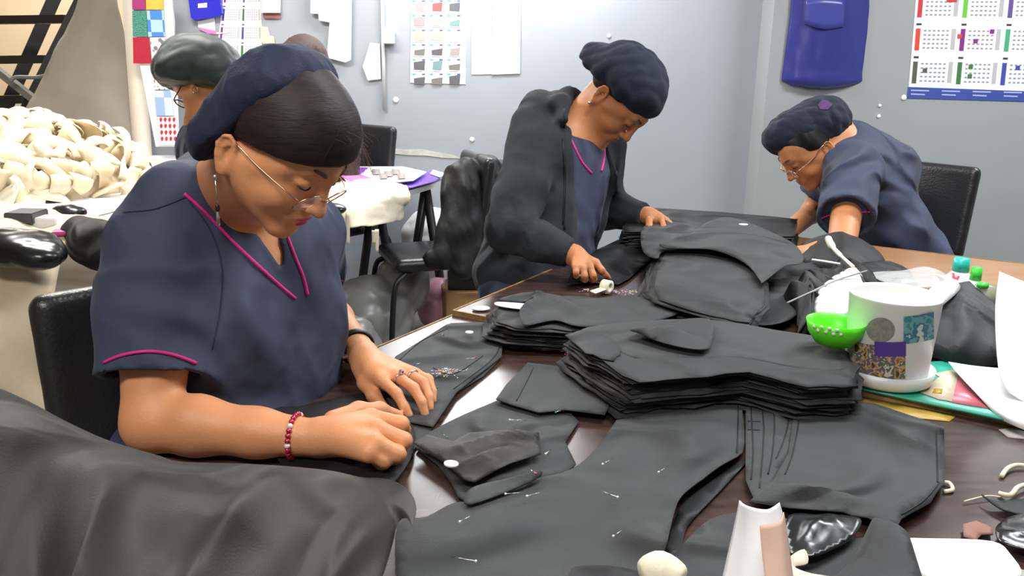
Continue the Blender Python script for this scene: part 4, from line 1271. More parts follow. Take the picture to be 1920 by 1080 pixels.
piece([(1262, 1050), (1300, 1000), (1345, 968), (1420, 962), (1520, 985), (1600, 1010), (1675, 1000), (1700, 1050), (1720, 1120), (1500, 1140), (1260, 1120)], 0.022, M_blackcloth2,
      'dark piece at the bottom edge behind the standing paper cone', 22, wr=0.012, step=0.013, freq=16)
piece([(1590, 1060), (1625, 1010), (1640, 985), (1680, 1005), (1705, 1060), (1730, 1120), (1640, 1130), (1540, 1110)], 0.040, M_blackcloth2,
      'dark peaked fold standing up right of the glossy black satin', 23, wr=0.012, step=0.012, freq=22, zf=ridge((1640, 990), (1720, 1090), 0.04, 0.03, 0.03))
sheet('satin_lining', [(1478, 968), (1540, 966), (1612, 972), (1600, 1005), (1560, 1030), (1520, 1045), (1480, 1035)], 0.036, M_satin,
      'glossy black satin lining crumpled beside the paper cone', 'cloth', seed=24, wr=0.03, freq=60, step=0.006, sharp=0.7)
sheet('garment_piece', [(1070, 1072), (1120, 1062), (1180, 1068), (1215, 1085), (1200, 1120), (1080, 1120)], 0.03, M_deepblack,
      'small black scrap at the very bottom edge beside the white cloth end', 'cloth', seed=25, wr=0.02, freq=40, step=0.008)
sheet('cloth_scrap', [(1688, 1012), (1750, 1010), (1860, 1015), (1895, 1040), (1915, 1078), (1860, 1092), (1740, 1086), (1690, 1040)], 0.028, M_chalk,
      'white cloth scrap at the bottom right corner', 'cloth', seed=26, wr=0.01, freq=30, step=0.01)
sheet('fabric_scrap', [(1805, 985), (1830, 978), (1860, 990), (1862, 1003), (1840, 1004), (1830, 1016), (1806, 1008)], 0.006, mat('brown_pink_cloth', rgb(150, 108, 96), 0.8),
      'small brown-pink fabric scrap above the white cloth scrap', 'cloth', seed=27, wr=0.02, step=0.006, smooth_outline=False)
sheet('fabric_scrap', [(1870, 985), (1900, 968), (1960, 968), (1960, 1030), (1890, 1022), (1868, 1005)], 0.015, M_satin,
      'glossy black fabric scrap at the right edge above the white scrap', 'cloth', seed=28, wr=0.03, freq=60, step=0.006)
sheet('fabric_scrap', [(1840, 928), (1870, 940), (1960, 935), (1960, 975), (1900, 962), (1868, 950)], 0.010, M_deepblack,
      'thin black fabric scrap at the right edge beside the cream thread', 'cloth', seed=29, wr=0.015, freq=60, step=0.006)
tube('cream_thread', catmull([PH(1808, 940, 0.004), PH(1850, 930, 0.006), PH(1875, 932, 0.004)], 6), 0.0012, M_beige2, None, 6)
tag(bpy.data.objects['cream_thread'], 'short cream thread end pointing left from the black scrap', 'thread')
o = tube('cord', catmull([PH(1878, 893, 0.004), PH(1890, 878, 0.006), PH(1912, 872, 0.006), PH(1950, 880, 0.004)], 6), 0.0035, M_beige2, None, 8); tag(o, 'upper curl of cream cord at the right table edge', 'cord')
o = tube('cord', catmull([PH(1874, 925, 0.004), PH(1895, 928, 0.008), PH(1912, 912, 0.010), PH(1950, 905, 0.006)], 6), 0.0035, M_beige2, None, 8); tag(o, 'lower curl of cream cord at the right table edge', 'cord')
o = tube('cord', catmull([PH(1768, 904, 0.004), PH(1780, 906, 0.005), PH(1786, 918, 0.004), PH(1770, 922, 0.003)], 6), 0.003, M_beige2, None, 8); tag(o, 'small cream cord loop at the right edge of the wide garment piece', 'cord')
o = tube('cloth_end', catmull([PH(1205, 1085, 0.04), PH(1240, 1075, 0.045), PH(1275, 1095, 0.04)], 6), [0.015, 0.018, 0.020, 0.022, 0.023, 0.024, 0.024, 0.023, 0.022, 0.021, 0.020, 0.018, 0.015], M_beige2, None, 14); tag(o, 'cream rolled cloth end at the bottom edge left of the paper cone', 'cloth')
# tape residue on the table
def table_patch(name, px, h, m, label, cat, thick=0.0006, **kw):
    return sheet(name, px, h, m, label, cat, wr=0.0004, thick=thick, smooth_outline=False, step=0.02, **kw)
M_yellow = mat('yellow_tape', rgb(186, 152, 62), 0.5, noise_amt=0.15, nscale=40)
table_patch('masking_tape', [(1530, 734), (1560, 738), (1640, 749), (1720, 764), (1795, 778), (1780, 790), (1720, 784), (1660, 772), (1590, 757), (1535, 745)], 0.0012, M_yellow, 'long strip of yellow tape stuck along the table seam', 'tape')
table_patch('masking_tape', [(1010, 619), (1060, 630), (1056, 640), (1006, 628)], 0.0012, M_yellow, 'short piece of yellow tape on the seam left of the beige triangle', 'tape')
sheet('beige_strip', [(1345, 708), (1400, 718), (1500, 727), (1548, 722), (1552, 730), (1500, 735), (1400, 726), (1350, 716)], 0.016, M_beige, 'narrow beige cloth strip lying on the seam under the long bundle', 'cloth', wr=0.003, step=0.008)
sheet('fabric_scrap', [(1068, 620), (1072, 640), (1073, 658), (1049, 660), (1058, 640)], 0.006, M_beige2, 'cream triangular scrap standing left of the long bundle', 'cloth', wr=0.003, step=0.006, zf=ridge((1070, 622), (1062, 658), 0.006, 0.02, 0.02))
# chalk marks
def disc(px, py, h, r, m, label, stretch=1.0, ang=0.0, onto=None):
    c = PH(px, py, h); pts = []
    for i in range(12):
        a = 2 * math.pi * i / 12; x, y = math.cos(a) * r * stretch, math.sin(a) * r
        pts.append(Vector((c.x + x * math.cos(ang) - y * math.sin(ang), c.y + x * math.sin(ang) + y * math.cos(ang))))
    return sheet('tailors_chalk', pts, h, m, label, 'chalk', wr=0.0, thick=0.003, world_xy=True, step=0.01)
disc(880, 622, 0.022, 0.0085, M_chalk, 'round white chalk on the piece with the small heap of pins')
disc(846, 868, 0.052, 0.0085, M_chalk, 'white chalk on the brown-black lining', 1.2, -0.4)
disc(902, 577, 0.016, 0.016, M_paper, 'torn white paper scrap at the left corner of the far table', 1.3, 0.2)

# ------------------------------------------------------------------ pins
PINCOL = {'white': rgb(235, 235, 235), 'green': rgb(60, 150, 80), 'yellow': rgb(225, 205, 70), 'red': rgb(200, 40, 50),
          'magenta': rgb(205, 50, 150), 'blue': rgb(70, 90, 190), 'orange': rgb(235, 140, 70), 'purple': rgb(140, 70, 170)}
PM = {k: mat('pin_head_' + k, v, 0.25, spec=0.6) for k, v in PINCOL.items()}
def make_pin(color, L=0.034, pearl=0.0022):
    V, Fc = tube_geo([(0, 0, 0), (L, 0, 0)], [0.0005, 0.00035], 5)
    n = len(Fc)
    bm = bmesh.new(); bmesh.ops.create_icosphere(bm, subdivisions=1, radius=pearl)
    vs = [v.co.copy() for v in bm.verts]; fs = [[v.index for v in f.verts] for f in bm.faces]; bm.free()
    o = len(V); V = V + vs; Fc = Fc + [tuple(i + o for i in f) for f in fs]
    me = bpy.data.meshes.new('pin'); me.from_pydata([tuple(v) for v in V], [], Fc); me.update()
    me.materials.append(M_silver); me.materials.append(PM[color])
    me.polygons.foreach_set('material_index', [0] * n + [1] * len(fs))
    me.polygons.foreach_set('use_smooth', [True] * len(Fc))
    return me
PINME = {k: make_pin(k, 0.030, 0.0019) for k in PM}
def pin(color, loc, ang, tilt, label, group=None):
    o = bpy.data.objects.new('pin', PINME[color]); COL.objects.link(o)
    o.location = loc; o.rotation_euler = (0, tilt, ang)
    tag(o, label, 'pin', group); return o
rp = random.Random(33)
def pin_pile(cx, cy, h, sx, sy, n, cols, where, ang=0.0, spread=0.012):
    c = PH(cx, cy, h)
    for i in range(n):
        col_ = rp.choice(cols)
        x, y = rp.gauss(0, sx), rp.gauss(0, sy)
        z = max(0.003, spread * math.exp(-(x / sx) ** 2 * 0.5 - (y / sy) ** 2 * 0.5) * rp.random() + 0.003)
        pin(col_, Vector((c.x + x * math.cos(ang) - y * math.sin(ang), c.y + x * math.sin(ang) + y * math.cos(ang), c.z + z)),
            rp.uniform(0, 6.28), rp.uniform(-0.12, 0.12), '%s-headed pin %s' % (col_, where), '%s-headed pins %s' % (col_, where))
allc = list(PM)
pin_pile(1125, 678, 0.003, 0.034, 0.012, 85, allc, 'in the large pin heap by the long bundle', -0.75, 0.02)
pin_pile(1160, 550, 0.012, 0.050, 0.008, 40, ['magenta', 'yellow', 'blue', 'white', 'purple', 'magenta'], 'scattered before the standing woman\'s hand', -0.1, 0.006)
pin_pile(837, 700, 0.017, 0.014, 0.007, 15, ['white', 'green', 'yellow', 'orange'], 'in the small heap on the garment piece', 0.2, 0.006)
for (x, y, h, col_, a, lb) in [(922, 622, .02, 'white', 1.5, 'at the top right of the piece with the small heap'), (832, 628, .018, 'blue', 2, 'left of the round chalk'),
        (893, 671, .018, 'red', 3, 'right of the small pin heap'), (778, 683, .018, 'blue', 1, 'beside the ring hand'), (819, 727, .018, 'green', 2, 'just below the small pin heap'),
        (956, 787, .014, 'white', 0.3, 'near the corner of the rectangular piece'), (1042, 773, .018, 'green', 1, 'under the edge of the rectangular piece'),
        (1023, 851, .016, 'white', 1.2, 'right of the brown-black lining'), (1005, 888, .03, 'red', 2, 'on the folded cuff edge'), (838, 820, .018, 'green', 2, 'left of the brown-black lining'),
        (948, 926, .03, 'white', 0.5, 'below the folded cuff edge')]:
    pin(col_, PH(x, y, h + 0.003), a, 0.15, '%s-headed pin %s' % (col_, lb))
for i, (x, y, a, lb) in enumerate([(1347, 733, 1.5, 'at the top edge'), (1235, 885, .9, 'right of the middle'), (862, 978, 0.9, 'at the left end'), (988, 930, 0.6, 'near the folded cuff'),
        (1130, 870, .9, 'near the crumpled piece'), (1158, 932, 2.4, 'in the middle'), (1150, 1005, .9, 'low in the middle'), (892, 1052, 2.8, 'near the bottom edge')]):
    pin('white', PH(x, y, 0.03), a, 0.05, 'steel pin stuck %s of the largest trouser piece' % lb)
pin('magenta', PH(1195, 690, 0.01), 3.1, 0.05, 'magenta-headed pin lying alone right of the large heap')

# ------------------------------------------------------------------ far table: bundles and stacks
H0 = 0.012
ORD = ['topmost', 'second', 'third', 'fourth', 'fifth', 'sixth', 'seventh', 'eighth', 'ninth', 'tenth', 'eleventh', 'twelfth', 'thirteenth', 'fourteenth', 'fifteenth', 'sixteenth', 'seventeenth', 'eighteenth', 'nineteenth', 'twentieth', 'twenty-first', 'twenty-second', 'twenty-third', 'twenty-fourth', 'twenty-fifth', 'twenty-sixth']
def stack(px, h0, n, dh, m, label, group, jit=0.006, seed=1, grow=0.0, wr=0.004, step=0.022, ms=None, shift=(0, 0), freq=12, droop=0.007):
    rr = random.Random(seed)
    base = [PH(x, y, h0 + n * dh).xy for x, y in px]
    base = [b_.lerp(base[(i + 1) % len(base)], t) for i, b_ in enumerate(base) for t in (0.0, 0.33, 0.66)]
    c = sum(base, Vector((0, 0))) / len(base)
    drift = Vector((0, 0))
    for i in range(n):
        drift = drift * 0.7 + Vector((rr.gauss(0, jit), rr.gauss(0, jit)))
        s_ = 1 + grow * (n - i) / n + rr.uniform(-1, 1) * 0.02
        a = rr.gauss(0, 0.012)
        pts = []
        for p in base:
            d = (p - c) * s_; d = Vector((d.x * math.cos(a) - d.y * math.sin(a), d.x * math.sin(a) + d.y * math.cos(a)))
            pts.append(c + d + drift + Vector((rr.gauss(0, jit * .5), rr.gauss(0, jit * .5))))
        sheet('fabric_layer', pts, h0 + i * dh, (ms or [m])[rr.randrange(len(ms or [m]))], '%s layer from the top of %s' % (ORD[n - 1 - i], label), 'cloth', group, thick=dh * 0.45,
              wr=wr if i == n - 1 else dh * 0.9, world_xy=True, seed=seed * 50 + (i // 5 if i < n - 1 else 7), step=step, freq=freq, smooth_outline=False, droop=rr.uniform(0.0, droop))
# big stack in front of the standing woman's far hand
stack([(1252, 452), (1300, 462), (1400, 490), (1428, 520), (1425, 560), (1400, 598), (1330, 585), (1225, 556), (1215, 535), (1230, 480)], H0, 24, 0.0030, M_blackcloth2,
      'the tall black stack on the far table', 'cloth layers in the tall stack', seed=3, grow=0.05, ms=[M_blackcloth2, M_deepblack], droop=0.014, jit=0.008)
piece([(1240, 455), (1290, 440), (1330, 415), (1370, 408), (1430, 428), (1480, 455), (1505, 480), (1500, 495), (1470, 500), (1430, 530), (1425, 525), (1395, 492), (1330, 470), (1250, 465)], 0.100, M_blackcloth,
      'loose black piece draped over the tall stack', 31, wr=0.015, step=0.014, freq=16, zf=addf(bump_at(1400, 460, 0.1, 0.12, 0.02)))
disc(1394, 420, 0.135, 0.010, M_chalk, 'white chalk on the piece draped over the tall stack', 1.3)
piece([(1205, 428), (1240, 415), (1330, 428), (1350, 470), (1250, 470), (1232, 485), (1205, 470)], 0.085, M_blackcloth2, 'dark cloth between the far hand and the tall stack', 32, wr=0.02, step=0.014, freq=25)
piece([(1060, 535), (1100, 480), (1180, 440), (1225, 425), (1270, 440), (1250, 465), (1205, 500), (1180, 522), (1160, 533), (1110, 530)], 0.018, M_deepblack,
      'black piece the standing woman pins with both hands', 33, wr=0.012, step=0.012, freq=20, smooth_outline=False, zf=ridge((1060, 520), (1230, 440), 0.02, 0.05, 0.02))
# folded roll at the back
stack([(1172, 432), (1175, 402), (1225, 388), (1350, 395), (1490, 408), (1487, 440), (1400, 442), (1280, 430)], H0, 15, 0.0048, M_blackcloth2,
      'the black bundle at the far left corner', 'cloth layers in the far corner bundle', seed=5, grow=0.03, ms=[M_blackcloth2, M_deepblack])
o = tube('white_thread', catmull([PH(1270, 412, 0.075), PH(1300, 414, 0.076), PH(1340, 421, 0.075)], 6), 0.0025, M_chalk, None, 6); tag(o, 'white thread along the bundle at the far left corner', 'thread')
# bundle with folded collar, left
stack([(925, 572), (940, 560), (1060, 552), (1180, 560), (1270, 580), (1250, 600), (1160, 612), (1060, 618), (960, 612), (922, 600)], H0, 15, 0.0030, M_blackcloth2,
      'the left black bundle by the table corner', 'cloth layers in the left bundle', seed=7, grow=0.02, ms=[M_blackcloth2, M_deepblack])
piece([(935, 562), (1000, 548), (1090, 560), (1190, 556), (1272, 582), (1235, 600), (1160, 612), (1085, 612), (1040, 600), (985, 610), (975, 590), (1000, 570)], 0.064, M_blackcloth,
      'dark top layer of the left bundle with turned fold', 35, wr=0.02, step=0.012, freq=20, zf=addf(ridge((1000, 560), (1100, 600), 0.06, 0.02, 0.02), ridge((970, 606), (1010, 562), 0.06, 0.012, 0.02)))
sheet('paper_tag', [(933, 566), (992, 570), (990, 580), (934, 573)], 0.062, M_paper, 'white paper slip tucked in the left bundle', 'paper', step=0.01)
# long bundle
stack([(1068, 635), (1100, 612), (1230, 606), (1400, 620), (1560, 640), (1590, 680), (1585, 715), (1500, 718), (1390, 690), (1270, 700), (1180, 708), (1120, 672)], H0, 22, 0.0030, M_blackcloth2,
      'the long black bundle along the seam', 'cloth layers in the long bundle', seed=9, grow=0.05, droop=0.012, ms=[M_blackcloth2, M_deepblack], jit=0.007)
piece([(1090, 618), (1180, 604), (1330, 600), (1450, 618), (1560, 640), (1590, 690), (1500, 690), (1390, 672), (1260, 668), (1190, 672), (1130, 640)], 0.075, M_blackcloth,
      'dark top layer of the long bundle beside the green bowl', 36, wr=0.012, step=0.013, freq=16)
piece([(1183, 622), (1240, 605), (1330, 598), (1335, 640), (1320, 655), (1260, 648), (1200, 632)], 0.088, M_blackcloth2,
      'folded cuff piece lying on the long bundle', 37, wr=0.02, step=0.010, freq=28, zf=addf(ridge((1190, 625), (1300, 640), 0.09, 0.015, 0.02)))
stack([(1072, 622), (1110, 612), (1150, 618), (1175, 650), (1165, 670), (1110, 655)], 0.03, 11, 0.0048, M_deepblack,
      'the bunched strips ending the long bundle', 'bunched strips at the end of the long bundle', seed=13, jit=0.006, ms=[M_deepblack, M_blackcloth2], wr=0.012)
# cloth right of the stack
piece([(1400, 560), (1440, 510), (1510, 470), (1580, 455), (1645, 470), (1650, 500), (1600, 520), (1530, 560), (1480, 600), (1420, 610), (1395, 590)], 0.035, M_blackcloth2,
      'black cloth lying between the tall stack and the fanned bundle', 38, wr=0.03, step=0.013, freq=18)
mound('fabric_bundle', [(1490, 500), (1492, 478), (1540, 468), (1600, 470), (1648, 490), (1660, 515), (1600, 530), (1530, 520)], H0, M_deepblack,
      'black cloth heaped in front of the bent woman\'s arm', 'cloth', 0.1, 39, hgt=0.085, wr=0.008, freq=14, expo=0.45)
# fanned bundle of upright layers
def fan(px0, px1, n, h, hh, m, label, group, wid, seed):
    rr = random.Random(seed)
    for i in range(n):
        t = i / (n - 1)
        a = PH(px0[0] + (px1[0] - px0[0]) * t, px0[1] + (px1[1] - px0[1]) * t, h)
        L = wid * (0.9 + 0.2 * rr.random())
        pts = []
        d = (tu * 0.35 - tv * 0.94).normalized()
        pr = []
        for k in range(9):
            s_ = k / 8
            pr.append(a + d * (L * (s_ - 0.5)) + Vector((0, 0, hh * math.sin(math.pi * (0.1 + 0.8 * s_)) ** 0.7 - hh * 0.3)) + tu * (0.02 * math.sin(s_ * 3 + i)))
        V = []; Fc = []
        w = 0.10
        for k, p in enumerate(pr):
            for j in range(3):
                V.append(p + tu * (-0.012 * j) + Vector((0, 0, -0.03 * j * (1 + 0.2 * t))) + tu * 0.004 * math.sin(k * 1.7 + i + j))
        for k in range(8):
            for j in range(2):
                q = k * 3 + j; Fc.append((q, q + 1, q + 4, q + 3))
        o = meshobj('fabric_layer', V, Fc, m[i % len(m)], None)
        mod(o, 'SOLIDIFY', thickness=0.004); mod(o, 'SUBSURF', levels=1, render_levels=1)
        tag(o, label, 'cloth', group)
fan((1500, 560), (1610, 510), 12, 0.075, 0.04, [M_deepblack, M_blackcloth2, M_deepblack], 'curved black layer in the fanned bundle left of the white rag', 'curved layers left of the white rag', 0.30, 2)
# heap behind the pot
mound('fabric_bundle', [(1700, 650), (1705, 600), (1725, 580), (1790, 565), (1850, 580), (1885, 625), (1885, 675), (1850, 692), (1770, 682)], H0, M_blackcloth2,
      'curved bundle of black layers right behind the printed pot', 'cloth', 0.1, 41, freq=40, dirs=[(0.9, 0.35, 0), (0.9, 0.2, 0)], hgt=0.085, wr=0.006, expo=0.45)
mound('fabric_bundle', [(1490, 600), (1480, 560), (1530, 520), (1600, 505), (1690, 510), (1720, 540), (1700, 600), (1600, 660), (1530, 650)], H0, M_deepblack,
      'black bundle under the white rag, beside the green bowl', 'cloth', 0.1, 42, freq=40, dirs=[(0.5, 0.9, 0), (0.6, 0.8, 0)], hgt=0.05, wr=0.008, expo=0.5)
o = tube('thread', catmull([P(1838, 560, 1.93), P(1850, 585, 1.90), P(1856, 612, 1.87), P(1858, 640, 1.85)], 6), 0.004, M_chalk, None, 8); tag(o, 'white cord end hanging over the bundle behind the pot', 'cord')
o = tube('thread', catmull([PH(1523, 487, 0.10), PH(1545, 490, 0.105), PH(1575, 495, 0.10)], 6), 0.003, M_chalk, None, 6); tag(o, 'short white cord on the black cloth behind the fanned bundle', 'cord')
o = tube('thread', catmull([PH(1553, 448, 0.12), PH(1560, 462, 0.12), PH(1575, 478, 0.12), PH(1600, 500, 0.12)], 6), [0.010] * 7 + [0.006] * 6 + [0.004] * 6, M_beige2, None, 8); tag(o, 'cream cord with a lump beside the bent woman\'s arm', 'cord')
o = tube('thread', catmull([PH(1476, 568, 0.085), PH(1520, 548, 0.10), PH(1570, 525, 0.11), PH(1625, 508, 0.11)], 6), 0.0022, mat('grey_tape', rgb(150, 150, 150), 0.7), None, 8); tag(o, 'pale strip running along the fanned black bundle', 'cord')
mound('white_rag', [(1525, 590), (1535, 545), (1570, 520), (1600, 508), (1620, 530), (1605, 580), (1570, 600)], 0.075, M_chalk, 'white rag behind the green bowl', 'cloth', 0.1, 43, hgt=0.03, wr=0.005, freq=8)
mound('white_rag', [(1735, 560), (1750, 540), (1790, 533), (1800, 545), (1775, 570), (1745, 590)], 0.10, M_paper, 'white rag behind the right rim of the printed pot', 'cloth', 0.1, 44, hgt=0.02, wr=0.005, freq=8)
sheet('plastic_film', [(1630, 512), (1690, 508), (1735, 500), (1775, 515), (1770, 535), (1720, 540), (1660, 530)], 0.07, M_film, 'crumpled clear plastic film behind the printed pot', 'plastic film', wr=0.035, freq=22, step=0.01, thick=0.001)
# beige tape roll among the pins
c = PH(1137, 544, 0.020)
ax = (cR * 0.75 - cF * 0.6); ax.z = 0; ax.normalize()
rl = lathe('ribbon_roll', [(0.006, -0.011), (0.0175, -0.011), (0.0175, 0.011), (0.006, 0.011), (0.006, -0.011)], c + Vector((0, 0, 0.009)), M_beige2, None, 32, ax)
tag(rl, 'small roll of cream ribbon in front of the pointing hand', 'ribbon')
sheet('loose_end', [c.xy + (ax * s_ + ax.cross(Vector((0, 0, 1))) * t_).xy for s_, t_ in ((-0.011, 0.0), (0.011, 0.0), (0.011, 0.07), (-0.011, 0.06))], 0.028, M_beige2, world_xy=True, wr=0.004, step=0.006, parent=rl, smooth_outline=False)

# ------------------------------------------------------------------ pot, bowl, booklet, bottles, papers
pc = PH(1668, 712, 0.022)
def pot():
    b = PH(1656, 716, 0.012)
    d = 1.62
    cx = b.xy
    base = TZ + 0.020
    Hh = 0.19
    c = Vector((cx.x, cx.y, base)); K = 0.925
    sc_ = lambda pr: [(a * K, b_ * K) for a, b_ in pr]
    sau = lathe('saucer', sc_([(0, 0.0), (0.080, 0.0), (0.087, 0.005), (0.0925, 0.030), (0.0895, 0.030), (0.084, 0.008), (0, 0.006)]), c, M_white, None, 64)
    tag(sau, 'white round saucer under the printed pot', 'saucer')
    po = lathe('plant_pot', sc_([(0, 0.008), (0.074, 0.008), (0.078, 0.012), (0.0855, 0.172), (0.0870, 0.176), (0.0845, 0.178), (0.0820, 0.172), (0.074, 0.018), (0, 0.016)]), c, M_white, None, 64)
    tag(po, 'white plastic pot printed with small pictures, standing on a saucer', 'pot')
    ct = c + Vector((0, 0, 0))
    def decal(name, x0, y0, x1, y1, m, shape='rect', sub=None, off=0.0012):
        V = []; Fc = []; n = 14
        bv = bvh_of(po)
        for j in range(n + 1):
            for i in range(n + 1):
                u, v = i / n, j / n
                if shape == 'disc':
                    uu, vv = 2 * u - 1, 2 * v - 1
                    a_ = uu * math.sqrt(max(0, 1 - vv * vv / 2)); b_ = vv * math.sqrt(max(0, 1 - uu * uu / 2))
                    x = (x0 + x1) / 2 + a_ * (x1 - x0) / 2; y = (y0 + y1) / 2 + b_ * (y1 - y0) / 2
                else:
                    # picture follows the curved wall
                    x = x0 + (x1 - x0) * u; mid = 1668
                    y = y0 + (y1 - y0) * v + 14 * (1 - ((x - mid) / 95) ** 2) - 14 * (1 - (((x0 + x1) / 2 - mid) / 95) ** 2)
                p = hit(bv, x, y, off)
                if p is None: return None
                V.append(p)
        for j in range(n):
            for i in range(n):
                q = j * (n + 1) + i; Fc.append((q, q + 1, q + n + 2, q + n + 1))
        return meshobj(name, V, Fc, m, po)
    m1 = mat('print_grey_disc', rgb(140, 138, 130), 0.5, noise_amt=0.15, nscale=160)
    m2 = bpy.data.materials.new('print_colour_mix'); m2.use_nodes = True
    def mixprint(name, cols, scale):
        m = bpy.data.materials.new(name); m.use_nodes = True; nt = m.node_tree; b_ = nt.nodes['Principled BSDF']
        tc = nt.nodes.new('ShaderNodeTexCoord'); v = nt.nodes.new('ShaderNodeTexNoise'); v.inputs['Scale'].default_value = scale; v.inputs['Detail'].default_value = 4
        nt.links.new(tc.outputs['Object'], v.inputs['Vector']); r = nt.nodes.new('ShaderNodeValToRGB'); r.color_ramp.interpolation = 'CONSTANT'
        while len(r.color_ramp.elements) < len(cols): r.color_ramp.elements.new(0.5)
        for i, c_ in enumerate(cols):
            r.color_ramp.elements[i].position = 0.32 + 0.36 * i / len(cols) if i else 0; r.color_ramp.elements[i].color = c_
        nt.links.new(v.outputs['Fac'], r.inputs[0]); nt.links.new(r.outputs[0], b_.inputs['Base Color']); b_.inputs['Roughness'].default_value = 0.35
        return m
    mk = mixprint('print_market_stall', [rgb(70, 66, 50), rgb(150, 120, 60), rgb(200, 170, 120), rgb(120, 90, 130), rgb(90, 110, 70), rgb(210, 200, 190)], 75)
    mt = mixprint('print_teal_scene', [rgb(60, 140, 140), rgb(110, 170, 170), rgb(70, 120, 150), rgb(200, 215, 205)], 40)
    mb = mixprint('print_blue_scene', [rgb(215, 218, 222), rgb(150, 165, 200), rgb(200, 205, 215)], 40)
    my = mixprint('print_ochre_scene', [rgb(190, 160, 90), rgb(160, 140, 110), rgb(210, 200, 180)], 60)
    decal('round_picture', 1625, 595, 1678, 641, m1, 'disc')
    decal('square_picture', 1603, 647, 1697, 710, mk)
    decal('purple_picture', 1640, 641, 1698, 668, mat('print_purple', rgb(88, 62, 150), 0.4), off=0.0016)
    decal('teal_picture', 1694, 590, 1750, 641, mt)
    decal('blue_picture', 1704, 652, 1752, 672, mb)
    decal('side_picture', 1752, 575, 1762, 625, my)
    decal('side_picture', 1583, 580, 1597, 650, my)
    return po
pot()
# green bowl
gc = PH(1564, 638, 0.095)
bw = lathe('plastic_bowl', [(0, 0), (0.020, 0.0), (0.034, 0.006), (0.048, 0.026), (0.053, 0.048), (0.0515, 0.048), (0.046, 0.028), (0.032, 0.009), (0, 0.004)], Vector((gc.x, gc.y, TZ + 0.085)),
           mat('lime_green_plastic', rgb(90, 220, 30), 0.35, spec=0.5), None, 48)
tag(bw, 'lime green plastic bowl with small white flowers, left of the printed pot', 'bowl')
bvb = bvh_of(bw)
for i, (x, y) in enumerate([(1527, 612), (1534, 619), (1541, 613), (1549, 622), (1556, 616), (1563, 626), (1570, 619), (1577, 627)]):
    p = hit(bvb, x, y, 0.0008)
    if p is not None:
        n = (p - Vector((gc.x, gc.y, p.z))).normalized()
        lathe('flower_print', [(0.0, 0.0), (0.0032, 0.0), (0.0032, 0.0004), (0, 0.0005)], p, M_chalk, bw, 10, n)
# booklet
bk = empty('booklet', PH(1740, 735, 0.012), 'turquoise and pink picture booklet under the printed pot', 'booklet')
def flat(name, px, h, m, par, thick=0.004):
    return sheet(name, px, h, m, thick=thick, wr=0.0, parent=par, smooth_outline=False, step=0.05)
bpx = [(1590, 722), (1640, 690), (1760, 678), (1890, 720), (1900, 800), (1868, 782)]
flat('cover', [(1588, 722), (1640, 688), (1770, 676), (1905, 712), (1905, 790), (1868, 782)], 0.016, mat('turquoise_cover', rgb(50, 170, 145), 0.35), bk, 0.004)
flat('cover_picture', [(1720, 735), (1762, 706), (1800, 706), (1872, 740), (1868, 768), (1790, 755)], 0.0175, mat('pink_print', rgb(196, 96, 112), 0.35), bk, 0.001)
flat('cream_panel', [(1725, 735), (1762, 706), (1752, 700), (1800, 690), (1785, 752), (1760, 748)], 0.0180, mat('cream_print', rgb(220, 205, 175), 0.35), bk, 0.001)
flat('yellow_mark', [(1752, 728), (1768, 729), (1766, 738), (1748, 736)], 0.0190, mat('yellow_print', rgb(205, 165, 50), 0.4), bk, 0.0005)
# large white paper, curled
def curled(name, rows, m, label, cat, thick=0.0008, parent=None):
    n = len(rows[0]); V = []; Fc = []
    R_ = [catmull(r, 4) for r in rows]
    cols = list(zip(*R_)); C_ = [catmull(c_, 4) for c_ in cols]
    nn = len(C_[0])
    for c_ in C_: V += c_
    for i in range(len(C_) - 1):
        for j in range(nn - 1):
            q = i * nn + j; Fc.append((q, q + 1, q + nn + 1, q + nn))
    o = meshobj(name, V, Fc, m, parent); mod(o, 'SOLIDIFY', thickness=thick)
    if label: tag(o, label, cat)
    return o
curled('paper_sheet', [[P(1874, 509, 1.62), P(1920, 528, 1.60), P(1990, 555, 1.58)], [P(1866, 580, 1.58), P(1920, 600, 1.56), P(1990, 640, 1.54)],
                       [P(1872, 690, 1.50), P(1925, 720, 1.48), P(1990, 740, 1.46)], [P(1890, 735, 1.47), P(1925, 755, 1.45), P(1990, 775, 1.44)]], M_paper,
       'tall white paper standing at the right edge', 'paper')
curled('paper_sheet', [[PH(1778, 678, 0.03), PH(1830, 686, 0.035), PH(1900, 692, 0.04)], [PH(1800, 705, 0.03), PH(1840, 720, 0.034), PH(1930, 740, 0.04)],
                       [PH(1850, 760, 0.02), PH(1880, 775, 0.024), PH(1950, 790, 0.03)], [PH(1872, 785, 0.012), PH(1920, 806, 0.012), PH(1960, 815, 0.012)]], M_paper,
       'white paper lying over the turquoise booklet', 'paper')
# paper cone in front
def cone_paper():
    A = P(1390, 935, 1.03); 
    rows = [[P(1386, 938, 0.94), P(1400, 948, 0.90), P(1438, 955, 0.89), P(1462, 942, 0.93)],
            [P(1375, 990, 0.93), P(1405, 1000, 0.885), P(1450, 1005, 0.88), P(1474, 990, 0.92)],
            [P(1350, 1100, 0.90), P(1395, 1120, 0.855), P(1455, 1125, 0.85), P(1492, 1110, 0.89)]]
    o = curled('folded_paper', rows, M_paper, 'folded white and pinkish paper standing up at the bottom edge', 'paper')
    curled('inner_flap', [[P(1425, 985, 0.872), P(1462, 978, 0.885), P(1470, 960, 0.91)], [P(1430, 1040, 0.862), P(1468, 1030, 0.87), P(1478, 1010, 0.90)], [P(1440, 1120, 0.84), P(1475, 1115, 0.845), P(1490, 1105, 0.87)]],
           mat('pinkish_paper', rgb(214, 178, 158), 0.8), None, None, parent=o)
    return o
cone_paper()
